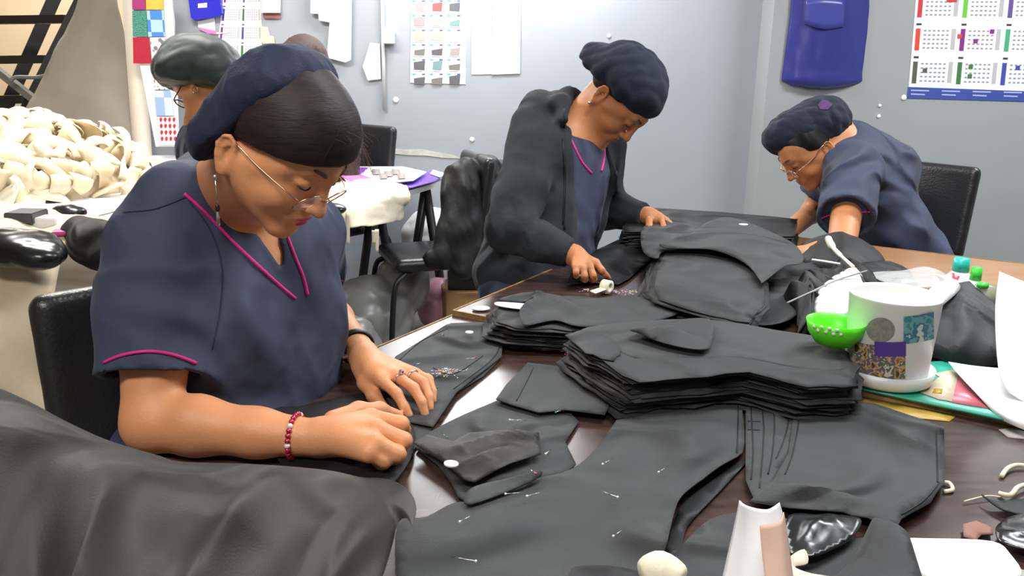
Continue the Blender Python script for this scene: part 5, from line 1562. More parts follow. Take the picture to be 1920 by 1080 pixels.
sheet('paper_scrap', [(1478, 1048), (1508, 1030), (1515, 1055), (1490, 1062), (1520, 1075), (1600, 1090), (1500, 1100), (1475, 1080)], 0.055, mat('cream_paper', rgb(228, 212, 190), 0.8), 'cream paper scrap beside the standing folded paper', 'paper', step=0.01, wr=0.01)
# bottles
def bottle(px, py, h, dd, r, Hh, body_m, cap_m, label, capr, caph):
    c = P(px, py, dd)
    g = lathe('glue_bottle', [(0, 0), (r, 0), (r * 1.02, Hh * 0.1), (r, Hh * 0.75), (r * 0.55, Hh * 0.95), (capr, Hh), (0, Hh)], Vector((c.x, c.y, TZ + h)), body_m, None, 32)
    tag(g, label, 'bottle')
    lathe('bottle_cap', [(0, Hh), (capr * 1.1, Hh), (capr, Hh + caph), (0, Hh + caph)], Vector((c.x, c.y, TZ + h)), cap_m, g, 24)
    return g
g1 = bottle(1797, 530, 0.012, 2.13, 0.036, 0.085, M_chalk, mat('turquoise_plastic', rgb(40, 190, 175), 0.35), 'white glue bottle with turquoise cap', 0.018, 0.032)
g2 = bottle(1826, 540, 0.012, 2.10, 0.028, 0.070, M_chalk, mat('green_plastic', rgb(70, 215, 70), 0.35), 'smaller white bottle with bright green cap', 0.012, 0.032)
bvg = bvh_of(g1)
pp = [hit(bvg, x, y, 0.001) for x, y in ((1780, 512), (1788, 512), (1800, 519), (1796, 526), (1786, 522))]
if all(p is not None for p in pp): meshobj('red_label', pp, [tuple(range(5))], mat('red_print', rgb(200, 30, 60), 0.4), g1, False)
gm = mat('murky_plastic', rgb(170, 175, 150), 0.3, alpha=0.75)
cc = P(1845, 560, 2.03)
jj = lathe('plastic_jar', [(0, 0), (0.026, 0), (0.028, 0.05), (0.024, 0.075), (0, 0.078)], Vector((cc.x, cc.y, TZ + 0.012)), gm, None, 24); tag(jj, 'cloudy plastic jar beside the small bottle with green cap', 'jar')
lathe('lid', [(0, 0), (0.013, 0), (0.013, 0.01), (0, 0.012)], Vector((cc.x - 0.015, cc.y - 0.012, TZ + 0.012 + 0.074)), mat('green_plastic', rgb(70, 215, 70), 0.35), jj, 16)
table_patch('tape_residue', [(1872, 805), (1900, 802), (1930, 812), (1930, 824), (1890, 820)], 0.001, mat('grey_residue', rgb(160, 150, 145), 0.6), 'grey patch of tape residue at the right table edge', 'tape')

# ------------------------------------------------------------------ big dark cloth heap in the foreground
def foreground_heap():
    sil = [(-60, 700, 1.02), (0, 724, 1.01), (60, 752, 1.00), (120, 785, 1.00), (200, 822, 1.00), (290, 850, 1.01), (340, 864, 1.02), (450, 868, 1.05), (560, 876, 1.08), (640, 890, 1.10), (700, 925, 1.11), (740, 975, 1.10), (762, 1040, 1.08), (770, 1120, 1.06)]
    pts = [P(*q) for q in sil]
    ridge_pts = catmull(pts, 6)
    V = []; Fc = []
    n = len(ridge_pts); K = 26
    fo = Folds(201, 8, 6, dirs=[(1, 0.1, 0.5), (1, -0.2, 0.3)], sharp=0.6); fo2 = Folds(205, 12, 5, dirs=[(1, 0.2, 0.4), (0.8, -0.3, 0.2)], sharp=0.7)
    c0 = Vector((-0.33, 0.52, TZ + 0.04))
    cen = [Vector((p.x * 0.75 - 0.10, 0.50, 0)) for p in ridge_pts]
    for i, p in enumerate(ridge_pts):
        for k in range(-6, K):
            t = k / (K - 1)
            if k < 0:                       # far side falls away from the camera
                s_ = -k / 6
                base_z = TZ + 0.016
                q = Vector((p.x, p.y + 0.07 * s_, p.z + (base_z - p.z) * (s_ ** 1.3))) if i > 0 else Vector((p.x, p.y + 0.07 * s_, p.z + (base_z - p.z) * (s_ ** 1.3)))
                if q.z < base_z: q.z = base_z
            else:
                e = cen[i]
                x = p.x + (e.x - p.x) * t; y = p.y + (e.y - p.y) * t
                z = p.z + 0.035 * math.sin(min(1, t * 1.6) * math.pi) - (p.z - TZ - 0.02) * (t ** 1.5)
                q = Vector((x, y, z))
            V.append(q)
    m_ = K + 6
    X = np.array([tuple(v) for v in V])
    kk = np.tile(np.arange(-6, K), n); uu = np.repeat(np.linspace(0, 1, n), m_)
    tt = np.clip(kk / (K - 1), 0, 1)
    amp = np.clip(kk / 7.0, 0, 1)
    ph = 2 * np.pi * (uu * 3.6 - 0.9 * tt * (1 - uu) + 0.25 * np.sin(uu * 9 + tt * 3))
    big = (1 - 2 * np.abs(np.sin(ph * 0.5)) ** 0.8)
    ph2 = 2 * np.pi * (uu * 9.5 + 0.6 * tt + 0.2 * np.sin(uu * 23))
    small = (1 - 2 * np.abs(np.sin(ph2 * 0.5)) ** 0.8) * (0.3 + 0.7 * np.clip((uu - 0.45) * 3, 0, 1))
    d = 0.024 * big * tt ** 0.6 + 0.010 * small * tt ** 0.5 + 0.008 * fo(X) + 0.003 * fo2(X)
    X[:, 2] += d * amp
    X[:, 1] -= 0.6 * d * amp
    for i in range(n - 1):
        for k in range(m_ - 1):
            q = i * m_ + k; Fc.append((q, q + 1, q + m_ + 1, q + m_))
    o = meshobj('fabric_heap', X.tolist(), Fc, M_brownblack)
    mod(o, 'SUBSURF', levels=1, render_levels=2); mod(o, 'SOLIDIFY', thickness=0.003)
    tag(o, 'large heap of brown-black fabric filling the bottom left foreground', 'cloth')
    return o
foreground_heap()
# ------------------------------------------------------------------ chairs
def make_chair(c, face, seat_z, back_top, label, bw=0.40, bh=0.30, sw=0.40, sd=0.38):
    """c: centre of the seat on the floor plane, face: direction the sitter looks"""
    face = Vector((face[0], face[1], 0)).normalized(); sx = Vector((face.y, -face.x, 0))
    c = Vector((c[0], c[1], 0))
    t = empty('chair', c, label, 'chair')
    M = frame_mat(c, sx, face, Vector((0, 0, 1)))
    def pad(name, c_, hw, hd, hz, tilt=0.0):
        S = SDF(); Rm = M.to_3x3() @ Matrix.Rotation(tilt, 3, 'X')
        rows = [tuple(Rm.col[i]) for i in range(3)]
        S.rbox(M @ Vector(c_), (hw, hd, hz), rows, min(hw, hd, hz) * 0.98)
        S.ell(M @ Vector(c_), (hw * 0.85, hd * 1.35, hz * 0.85) if hd < hz else (hw * 0.85, hd * 0.85, hz * 1.25), rows, 0.02)
        # round the outline corners
        for q in (-1, 1):
            for r_ in (-1, 1):
                pass
        return sdf_obj(name, S, 0.008, M_vinyl, t, 2)
    pad('seat', (0, 0, seat_z), sw / 2, sd / 2, 0.030)
    pad('backrest', (0, -sd / 2 - 0.03, back_top - bh / 2), bw / 2, 0.026, bh / 2, math.radians(8))
    W = lambda x, y, z: M @ Vector((x, y, z))
    for q in (-1, 1):
        tube('leg', catmull([W(q * (sw / 2 - 0.06), sd / 2 - 0.10, seat_z - 0.035), W(q * (sw / 2 - 0.01), sd / 2 - 0.03, seat_z - 0.045), W(q * (sw / 2 + 0.01), sd / 2 + 0.01, seat_z - 0.12), W(q * (sw / 2 + 0.02), sd / 2 + 0.03, 0.0)], 6), 0.0125, M_blackmetal, t)
        tube('leg', catmull([W(q * (sw / 2 - 0.06), -sd / 2 + 0.10, seat_z - 0.035), W(q * (sw / 2 - 0.01), -sd / 2 + 0.03, seat_z - 0.045), W(q * (sw / 2 + 0.01), -sd / 2 - 0.01, seat_z - 0.12), W(q * (sw / 2 + 0.02), -sd / 2 - 0.03, 0.0)], 6), 0.0125, M_blackmetal, t)
        tube('back_post', catmull([W(q * 0.13, -sd / 2 + 0.12, seat_z - 0.03), W(q * 0.13, -sd / 2 - 0.035, seat_z - 0.01), W(q * 0.13, -sd / 2 - 0.055, seat_z + 0.12), W(q * 0.13, -sd / 2 - 0.05, back_top - 0.08)], 6), 0.011, M_blackmetal, t)
    return t
e_ = P(80, 660, 1.40); fd1 = Vector((0.72, -0.69, 0)).normalized(); sd1 = Vector((0.69, 0.72, 0))
bc = Vector((e_.x, e_.y, 0)) + sd1 * 0.20
make_chair(bc + fd1 * 0.23, fd1, 0.46, 0.955, 'black vinyl chair the nearest woman sits on', bw=0.42, bh=0.34)
c3 = P(800, 480, 3.88)
make_chair((c3.x, c3.y), (-0.93, -0.35), 0.47, 0.93, 'black chair with a dark coat hung over its back', sw=0.40)
c2 = P(640, 300, 4.55)
make_chair((c2.x - 0.02, c2.y - 0.12), (-0.6, -0.8), 0.47, 0.99, 'black chair behind the long-haired woman, near the wall', bw=0.44, bh=0.36)
c4 = P(1745, 400, 3.45)
make_chair((c4.x - 0.24, c4.y - 0.16), (-0.75, -0.66), 0.47, 0.985, 'black vinyl chair behind the bent woman at right', bw=0.44, bh=0.36)
# coat over the middle chair
K_ = SDF()
K_.chain([P(862, 330, 3.72), P(905, 318, 3.85), P(945, 325, 3.95)], [0.045, 0.055, 0.05], 0.04)
K_.ell(P(872, 400, 3.76), (0.07, 0.13, 0.24), None, 0.05); K_.ell(P(915, 410, 3.86), (0.09, 0.10, 0.26), None, 0.05)
K_.chain([P(850, 340, 3.70), P(848, 430, 3.68), P(828, 480, 3.68), P(800, 492, 3.72)], [0.045, 0.05, 0.045, 0.02], 0.04)
K_.chain([P(880, 420, 3.7), P(870, 500, 3.7)], [0.05, 0.05], 0.04)
fk = Folds(303, 20, 6, dirs=[(1, 0.3, 0.1), (1, 0, 0.3)], sharp=0.7); K_.disp = lambda X: 0.014 * fk(X); K_.damp = 0.016
tag(sdf_obj('coat', K_, 0.009, M_deepblack, None, 1), 'dark coat hung over the back of the middle chair', 'coat')

# ------------------------------------------------------------------ left background table and its goods
def simple_table(x0, x1, y0, y1, z, m, label, M=None, trestle=False):
    M = M or Matrix.Identity(4)
    t = empty('side_table', M @ Vector(((x0 + x1) / 2, (y0 + y1) / 2, 0)), label, 'table')
    bm = bmesh.new(); add_box(bm, (x0, y0, z - 0.025), (x1, y1, z), M); bmobj('table_top', bm, m, t)
    for x in (x0 + 0.05, x1 - 0.09):
        for y in (y0 + 0.05, y1 - 0.09):
            if trestle:
                for dx in (-0.12, 0.12):
                    a = M @ Vector((x + 0.02 + dx, y, 0)); b = M @ Vector((x + 0.02, y, z - 0.025))
                    tube('leg', [a, b], 0.022, M_blackmetal, t, 4)
            else:
                bm = bmesh.new(); add_box(bm, (x, y, 0), (x + 0.04, y + 0.04, z - 0.025), M); bmobj('leg', bm, M_blackmetal, t)
    return t
M_tw = mat('white_laminate', rgb(214, 210, 205), 0.35)
simple_table(-3.4, -1.42, 2.45, 4.55, 0.75, M_tw, 'white side table at left heaped with beige cloth pieces')
eA = Vector((-0.72, 3.18, 0)); ed = Vector((0.324, 0.946, 0)).normalized(); en = Vector((0.946, -0.324, 0)).normalized()
MT4 = frame_mat(eA, en, ed, Vector((0, 0, 1)))
simple_table(-0.42, 0.0, 0.0, 1.16, 0.75, M_tw, 'small side table with purple packets and cream cloth, in front of the wall', MT4, True)

# heap of beige pieces
def beige_piece_mesh(seed):
    r = random.Random(seed); V = []; Fc = []
    n, m_ = 11, 5
    k1, k2, k3 = r.uniform(0.5, 1.3), r.uniform(-1, 1), r.uniform(0.005, 0.022)
    L, W_ = r.uniform(0.13, 0.19), r.uniform(0.06, 0.10)
    for i in range(n):
        t = i / (n - 1) - 0.5
        a = t * k1 * 2.0
        tw = k2 * t * 2.2
        cx, cz = math.sin(a) / (k1 * 2.0) * L, (1 - math.cos(a)) / (k1 * 2.0) * L * -1 + k3 * math.cos(t * 5 + seed)
        for j in range(m_):
            s_ = j / (m_ - 1) - 0.5
            w = W_ * (1 - 0.5 * abs(t) ** 1.5)
            y = s_ * w * math.cos(tw); z = s_ * w * math.sin(tw) - 0.02 * math.cos(s_ * 3.1)
            V.append((cx, y, cz - z * 0.8))
    for i in range(n - 1):
        for j in range(m_ - 1):
            q = i * m_ + j; Fc.append((q, q + 1, q + m_ + 1, q + m_))
    me = bpy.data.meshes.new('cloth_piece'); me.from_pydata(V, [], Fc); me.update()
    me.polygons.foreach_set('use_smooth', [True] * len(Fc))
    return me
M_beige_b = mat('bright_beige_cloth', rgb(226, 208, 172), 0.85, sheen=0.2)
BP = []
for s_ in range(7):
    me = beige_piece_mesh(s_ + 3); me.materials.append([M_beige_b, M_beige2, M_beige_b, M_beige][s_ % 4]); BP.append(me)
pc0 = Vector((-2.22, 3.72, 0.75))
base = SDF(); base.ell(pc0 + Vector((0, 0, 0.0)), (0.56, 0.52, 0.27), None, 0.05); base.half((0, 0, 0.752), (0, 0, -1), 0.004)
fb_ = Folds(401, 12, 6); base.disp = lambda X: 0.02 * fb_(X); base.damp = 0.03
tag(sdf_obj('cloth_heap', base, 0.016, M_beige, None, 1), 'inner mass of the beige cloth heap on the left table', 'cloth')
rb = random.Random(12)
for i in range(230):
    a = rb.uniform(math.pi * 0.88, math.pi * 2.12); el = math.asin(rb.uniform(0.0, 1.0))
    nrm = Vector((math.cos(a) * math.cos(el), math.sin(a) * math.cos(el), math.sin(el)))
    p = pc0 + Vector((nrm.x * 0.60, nrm.y * 0.56, nrm.z * 0.30 + 0.02))
    o = bpy.data.objects.new('cloth_piece', BP[i % 7]); COL.objects.link(o)
    o.location = p; o.rotation_mode = 'QUATERNION'
    nq = (nrm + Vector((rb.gauss(0, .35), rb.gauss(0, .35), rb.gauss(0, .35)))).normalized()
    o.rotation_quaternion = nq.to_track_quat('Z', 'Y') @ Vector((0, 0, 1)).rotation_difference(Vector((0, 0, 1))) @ Matrix.Rotation(rb.uniform(0, 6.28), 3, 'Z').to_quaternion()
    s_ = rb.uniform(0.75, 1.15); o.scale = (s_, s_, s_)
    sm = o.modifiers.new('solidify', 'SOLIDIFY'); sm.thickness = 0.004
    tag(o, 'curled beige cloth piece in the heap on the left table', 'cloth', 'curled beige cloth pieces in the heap')

def drape(name, rows, m, label, cat, amp=0.02, freq=16, seed=1, sub=4, dirs=None, thick=0.003, parent=None, sharp=0.7):
    R_ = [catmull(r, sub) for r in rows]
    C_ = [catmull(c_, sub) for c_ in zip(*R_)]
    V = np.array([[tuple(p) for p in c_] for c_ in C_])
    du = np.gradient(V, axis=0); dv = np.gradient(V, axis=1); n = np.cross(du, dv)
    n /= np.linalg.norm(n, axis=-1, keepdims=True) + 1e-9
    fo = Folds(seed, freq, 6, dirs, sharp); V = V + n * (amp * fo(V))[..., None]
    a, b = V.shape[:2]
    Fc = [(i * b + j, i * b + j + 1, (i + 1) * b + j + 1, (i + 1) * b + j) for i in range(a - 1) for j in range(b - 1)]
    o = meshobj(name, V.reshape(-1, 3).tolist(), Fc, m, parent); mod(o, 'SOLIDIFY', thickness=thick)
    if label: tag(o, label, cat)
    return o
# pale sheets on the table
def tsheet(px, z, m, label, seed=1, wr=0.01, **kw):
    return sheet(kw.pop('name', 'cloth_sheet'), px, z - TZ, m, label, kw.pop('cat', 'cloth'), seed=seed, wr=wr, step=kw.pop('step', 0.03), **kw)
tsheet([(-60, 370), (80, 345), (200, 352), (262, 362), (240, 385), (190, 402), (100, 415), (-60, 420)], 0.755, M_paper, 'white sheet on the left table in front of the beige heap', 501)
tsheet([(250, 272), (330, 265), (345, 300), (330, 330), (285, 332), (240, 320), (225, 300)], 0.758, M_paper, 'loose white papers right of the beige heap', 502, wr=0.03, freq=20, name='paper_pile', cat='paper')
tsheet([(285, 300), (312, 303), (315, 322), (280, 325)], 0.785, M_beige, 'brownish beige piece on the loose papers', 503, wr=0.02, freq=30)
# cream cloth falling over the near edge of the left table
drape('draped_cloth', [[Vector((-2.2, 2.95, 0.80)), Vector((-1.9, 2.95, 0.81)), Vector((-1.6, 2.95, 0.80)), Vector((-1.42, 2.90, 0.78))],
                       [Vector((-2.2, 2.60, 0.79)), Vector((-1.9, 2.58, 0.80)), Vector((-1.6, 2.58, 0.79)), Vector((-1.38, 2.60, 0.76))],
                       [Vector((-2.2, 2.38, 0.66)), Vector((-1.9, 2.36, 0.66)), Vector((-1.6, 2.36, 0.66)), Vector((-1.34, 2.40, 0.62))],
                       [Vector((-2.2, 2.33, 0.40)), Vector((-1.9, 2.30, 0.40)), Vector((-1.6, 2.30, 0.38)), Vector((-1.36, 2.34, 0.36))],
                       [Vector((-2.2, 2.32, 0.03)), Vector((-1.9, 2.30, 0.03)), Vector((-1.6, 2.30, 0.03)), Vector((-1.40, 2.34, 0.03))]], M_beige,
      'cream cloth spilling over the edge of the left table down to the floor', 'cloth', 0.035, 9, 601, 8, dirs=[(1, 0, 0.5), (0.4, 0.3, 1), (1, 0.2, 0.1)])
def blob(name, parts, m, label, cat, res=0.008, amp=0.012, freq=24, seed=1, k=0.03, **kw):
    S = SDF()
    for a in parts:
        if len(a) == 2: S.ell(a[0], a[1], kw.get('M'), k)
        else: S.cap(a[0], a[1], a[2], a[3], k)
    f_ = Folds(seed, freq * 0.7, 6, kw.get('dirs'), 0.7); S.disp = lambda X: amp * f_(X); S.damp = amp + 0.005
    o = sdf_obj(name, S, res, m, None, 1)
    if label: tag(o, label, cat)
    return o
blob('plastic_bag', [(P(25, 462, 2.45), (0.13, 0.09, 0.045)), (P(70, 480, 2.42), (0.07, 0.06, 0.03))], M_satin, 'shiny black plastic bag on the near corner of the left table', 'bag', seed=611)
blob('cloth_scrap', [(P(128, 400, 2.9), (0.055, 0.05, 0.025))], M_satin, 'small shiny black scrap on the white sheet', 'cloth', seed=612, res=0.006)
blob('rolled_garment', [(P(150, 440, 2.70), P(205, 455, 2.58), 0.055, 0.06), (P(165, 462, 2.62), P(215, 480, 2.52), 0.055, 0.06)], M_deepblack, 'dark rolled garment just behind the nearest woman\'s shoulder', 'garment', seed=613, amp=0.008)
o = box('small_box', (0, 0, 0), (0.09, 0.10, 0.035), mat('dark_grey_box', rgb(70, 72, 76), 0.5), None, 0.003, Matrix.Translation(P(8, 420, 2.7))); tag(o, 'small dark grey box at the left edge of the side table', 'box')
o = box('pink_packet', (0, 0, 0), (0.12, 0.06, 0.012), mat('pink_packet_film', rgb(205, 80, 150), 0.3), None, 0.003, Matrix.Translation(P(95, 443, 2.62)) @ Matrix.Rotation(0.3, 4, 'Z')); tag(o, 'pink packet beside the shiny black bag', 'packet')
o = box('white_box', (0, 0, 0), (0.08, 0.07, 0.045), M_paper, None, 0.003, Matrix.Translation(P(60, 435, 2.72))); tag(o, 'small white box behind the pink packet', 'box')
# goods on the small side table
def T4p(px, py, z=0.757): return PZ(px, py, z)
M_purple = mat('purple_film', rgb(150, 80, 200), 0.3); M_pinkf = mat('pink_film', rgb(225, 130, 190), 0.3); M_violet = mat('violet_film', rgb(110, 70, 190), 0.3)
pk = empty('picture_packet', T4p(700, 325), 'flat packet with purple and pink edges and small dark pictures', 'packet')
def pf(name, px, z, m, thick=0.004, par=pk, **kw): return sheet(name, px, z - TZ, m, thick=thick, wr=kw.pop('wr', 0.003), parent=par, smooth_outline=False, step=0.03, **kw)
pf('packet_body', [(636, 322), (650, 312), (755, 312), (800, 322), (775, 338), (700, 345), (650, 340)], 0.785, M_paper)
pf('purple_edge', [(636, 324), (642, 312), (690, 314), (676, 326), (640, 330)], 0.790, M_purple)
pf('pink_edge', [(640, 330), (676, 327), (700, 335), (700, 343), (655, 338)], 0.790, M_pinkf)
for i, (x, y) in enumerate([(705, 322), (718, 330), (742, 322), (752, 330), (728, 326)]):
    pf('small_picture', [(x - 8, y - 5), (x + 7, y - 5), (x + 9, y + 4), (x - 6, y + 5)], 0.791, mat('grey_print', rgb(150, 140, 135), 0.6), 0.001)
pk2 = empty('violet_packet', T4p(790, 335), 'violet packet at the corner of the small side table', 'packet')
pf('packet_body', [(745, 348), (780, 330), (812, 318), (836, 326), (815, 340), (770, 352)], 0.765, M_violet, par=pk2)
pf('pale_flap', [(812, 318), (838, 326), (825, 332), (806, 325)], 0.772, M_paper, par=pk2)
drape('draped_cloth', [[PZ(640, 345, 0.78), PZ(700, 342, 0.79), PZ(762, 352, 0.78)],
                       [PZ(620, 365, 0.79), PZ(690, 362, 0.80), PZ(768, 368, 0.78)],
                       [PZ(610, 390, 0.775), PZ(680, 388, 0.77), PZ(760, 384, 0.74)],
                       [PZ(640, 398, 0.76) + Vector((0, 0, -0.06)), P(690, 425, 3.30), P(750, 412, 3.60)]], M_beige2,
      'cream cloth bunched over the edge of the small side table', 'cloth', 0.022, 26, 621, 8)
for i, (x, y, L, d) in enumerate([(648, 400, 0.12, 3.22), (697, 432, 0.05, 3.30), (703, 430, 0.09, 3.31)]):
    p = P(x, y, d)
    o = drape('cloth_tail', [[p, p + Vector((0.015, 0, 0))], [p - Vector((0, 0, L * .5)), p + Vector((0.014, 0, -L * .5))], [p - Vector((0, 0, L)), p + Vector((0.012, 0, -L))]], M_beige2,
              'cream cloth tail hanging below the small side table, %s' % ['leftmost', 'shorter of the right pair', 'longer of the right pair'][i], 'cloth', 0.002, 20, i, 3)
blob('wallet', [(PZ(618, 392, 0.785), (0.062, 0.05, 0.022))], M_satin, 'shiny black purse on the small side table beside the nearest woman\'s glasses', 'purse', seed=622, amp=0.003, res=0.006)

# things under and behind the tables
blob('plastic_bag', [(Vector((-0.66, 3.75, 0.17)), (0.20, 0.22, 0.19)), (Vector((-0.52, 3.9, 0.30)), (0.12, 0.14, 0.14))], M_plastic, 'big grey plastic bag under the small side table', 'bag', 0.012, 0.02, 22, 631)
blob('plastic_bag', [(Vector((-0.62, 3.1, 0.18)), (0.13, 0.15, 0.20))], M_plastic, 'grey plastic bag in front of the small side table', 'bag', 0.012, 0.02, 24, 632)
blob('plastic_bag', [(Vector((-0.36, 4.15, 0.13)), (0.11, 0.12, 0.14))], mat('pink_bag_film', rgb(205, 150, 170), 0.4), 'pink bag on the floor behind the middle chair legs', 'bag', 0.012, 0.015, 24, 633)
blob('white_bag', [(Vector((-0.42, 4.62, 0.38)), (0.19, 0.14, 0.16)), (Vector((-0.35, 4.66, 0.24)), (0.20, 0.15, 0.24))], M_paper, 'white full bag standing by the wall behind the middle chair', 'bag', 0.012, 0.015, 24, 634)
def ground_box(name, px, py, z, sx, sy, sz, m, label, cat, rot=0.2, base=0.0):
    p = PZ(px, py, z)
    o = box(name, (-sx / 2, -sy / 2, 0), (sx / 2, sy / 2, sz), m, None, 0.004, Matrix.Translation((p.x, p.y, base)) @ Matrix.Rotation(rot, 4, 'Z'))
    return tag(o, label, cat)
M_card = mat('cardboard', rgb(170, 128, 82), 0.8, noise_amt=0.06, nscale=5)
ground_box('cardboard_box', 880, 560, 0.2, 0.26, 0.24, 0.26, M_card, 'brown cardboard box under the far work table by the middle chair', 'box')
ground_box('black_crate', 885, 520, 0.30, 0.24, 0.20, 0.10, M_satin, 'black crate standing on the cardboard box', 'crate', 0.1, 0.262)
blob('cream_rag', [(PZ(905, 500, 0.42), (0.05, 0.05, 0.03))], M_beige2, 'cream rag on the black crate', 'cloth', 0.008, 0.008, 40, 636)

# ------------------------------------------------------------------ stairs, hanging sheet and swatches at the far left
st = empty('staircase', P(80, 200, 5.8) * 1.0, 'black metal staircase at the far left', 'staircase')
def bar(name, a, b, w, h, m, par):
    a = Vector(a); b = Vector(b); d = (b - a); L = d.length; y = d.normalized(); x = y.cross(Vector((0, 0, 1))).normalized() if abs(y.z) < 0.99 else Vector((1, 0, 0)); z = x.cross(y)
    return box(name, (-w / 2, 0, -h / 2), (w / 2, L, h / 2), m, par, 0, frame_mat(a, x, y, z))
M_stair = mat('stair_black_paint', rgb(34, 32, 32), 0.45)
s0, s1 = P(165, -40, 5.3), P(20, 250, 5.3); bar('stringer', s0, s0 + (s1 - s0) * 1.6, 0.03, 0.036, M_stair, st)
s0, s1 = P(118, -40, 6.0), P(12, 200, 6.0); bar('stringer', s0, s0 + (s1 - s0) * 1.6, 0.03, 0.085, M_stair, st)
for (y, xr) in ((36, 128), (111, 90), (186, 50)):
    a = P(-120, y + 3, 5.55); b = P(xr, y, 5.45)
    bm = bmesh.new(); o = bar('tread', a, b, 0.10, 0.050, M_stair, st)
bar('cross_brace', P(-20, 120, 5.2), P(62, 185, 5.2), 0.04, 0.04, mat('grey_steel', rgb(120, 118, 114), 0.5), st)
tube('handrail', catmull([P(20, 152, 5.1), P(30, 145, 5.1), P(70, 145, 5.1), P(92, 140, 5.1)], 5), 0.012, mat('grey_steel', rgb(120, 118, 114), 0.5), st)
M_greysheet = mat('grey_dust_sheet', rgb(158, 150, 138), 0.85, noise_amt=0.08, nscale=2)
drape('hanging_sheet', [[P(152, -60, 5.0), P(180, -60, 4.95), P(205, -60, 4.92), P(222, -60, 4.9)],
                        [P(150, 0, 5.0), P(180, 0, 4.95), P(205, 0, 4.92), P(220, 0, 4.9)],
                        [P(112, 80, 5.0), P(160, 80, 4.95), P(205, 80, 4.9), P(240, 78, 4.85)],
                        [P(75, 160, 5.0), P(140, 160, 4.92), P(200, 160, 4.85), P(252, 155, 4.8)],
                        [P(30, 250, 4.95), P(120, 255, 4.88), P(200, 260, 4.8), P(264, 270, 4.75)],
                        [P(-30, 420, 4.8), P(100, 430, 4.8), P(200, 440, 4.7), P(285, 450, 4.65)]], M_greysheet, 'grey-beige sheet hanging in a slant beside the stairs', 'sheet', 0.02, 7, 641, 5)
rt = PY(244, -60, 4.82); rbm = PY(270, 330, 4.82)
tag(tube('fabric_roll', [rt, rbm, Vector((rbm.x, rbm.y, 0.02)) + (rbm - rt) * 0.05], 0.050, mat('cream_roll', rgb(205, 195, 180), 0.7), None, 20), 'tall cream fabric roll standing left of the colourful swatches', 'fabric roll')
sw = empty('swatch_board', P(300, 130, 4.78), 'hanging board of colourful fabric swatches, red, teal, blue and hearts', 'swatch board')
def wq(name, px, y, m, par=None, thick=0.003, label=None, cat=None, group=None):
    pts = [PY(a, b, y) for a, b in px]
    n = len(pts); V = pts + [p + Vector((0, thick, 0)) for p in pts]
    Fc = [tuple(range(n)), tuple(range(2 * n - 1, n - 1, -1))] + [(i, i + n, (i + 1) % n + n, (i + 1) % n) for i in range(n)]
    o = meshobj(name, V, Fc, m, par, False)
    if label: tag(o, label, cat, group)
    return o
def patmat(name, c1, c2, kind='wave', scale=60):
    m = bpy.data.materials.new(name); m.use_nodes = True; nt = m.node_tree; b = nt.nodes['Principled BSDF']; b.inputs['Roughness'].default_value = 0.8
    tc = nt.nodes.new('ShaderNodeTexCoord'); r = nt.nodes.new('ShaderNodeValToRGB')
    if kind == 'wave':
        t = nt.nodes.new('ShaderNodeTexWave'); t.bands_direction = 'Z'; t.inputs['Scale'].default_value = scale; t.inputs['Distortion'].default_value = 6; t.inputs['Detail Scale'].default_value = 2
    elif kind == 'check':
        t = nt.nodes.new('ShaderNodeTexChecker'); t.inputs['Scale'].default_value = scale
    else:
        t = nt.nodes.new('ShaderNodeTexVoronoi'); t.inputs['Scale'].default_value = scale
    nt.links.new(tc.outputs['Object'], t.inputs['Vector'])
    out = t.outputs['Distance'] if kind == 'dots' else (t.outputs['Fac'] if 'Fac' in t.outputs else t.outputs[0])
    r.color_ramp.elements[0].color = c1; r.color_ramp.elements[1].color = c2
    r.color_ramp.elements[0].position = 0.35 if kind != 'dots' else 0.25; r.color_ramp.elements[1].position = 0.55 if kind != 'dots' else 0.35
    nt.links.new(out, r.inputs[0]); nt.links.new(r.outputs[0], b.inputs['Base Color'])
    return m
SY = 4.70
wq('backing', [(244, -40), (318, -40), (330, 120), (336, 275), (292, 275), (262, 120)], SY + 0.012, M_paper, sw, 0.008)
for nm, px, m in [
    ('swatch', [(247, -30), (272, -30), (273, 18), (248, 18)], mat('magenta_cloth', rgb(158, 50, 110), 0.8)),
    ('swatch', [(273, -30), (305, -30), (307, 18), (274, 18)], mat('golden_cloth', rgb(222, 170, 70), 0.8, noise_amt=0.2, nscale=12)),
    ('swatch', [(248, 20), (274, 20), (277, 69), (249, 69)], patmat('teal_weave', rgb(30, 70, 70), rgb(90, 170, 150), 'wave', 55)),
    ('swatch', [(275, 20), (306, 19), (309, 68), (278, 69)], patmat('blue_plaid', rgb(70, 130, 210), rgb(170, 200, 230), 'check', 16)),
    ('swatch', [(249, 70), (279, 70), (284, 119), (250, 119)], patmat('red_weave', rgb(150, 20, 45), rgb(190, 35, 60), 'wave', 55)),
    ('swatch', [(281, 70), (312, 70), (315, 120), (286, 120)], patmat('grey_floral', rgb(120, 120, 130), rgb(210, 210, 215), 'dots', 26)),
    ('swatch', [(286, 122), (314, 122), (318, 168), (290, 168)], patmat('dotted_cream', rgb(120, 90, 90), rgb(228, 222, 215), 'dots', 60)),
    ('swatch', [(289, 170), (320, 170), (326, 217), (293, 217)], patmat('pale_blue', rgb(150, 175, 220), rgb(195, 210, 230), 'check', 10)),
    ('swatch', [(292, 219), (331, 219), (336, 272), (297, 272)], mat('pale_pink_cloth', rgb(225, 215, 218), 0.8))]:
    wq(nm, px, SY, m, sw, 0.004)
M_heart = mat('red_heart_print', rgb(190, 40, 60), 0.7)
hs = []
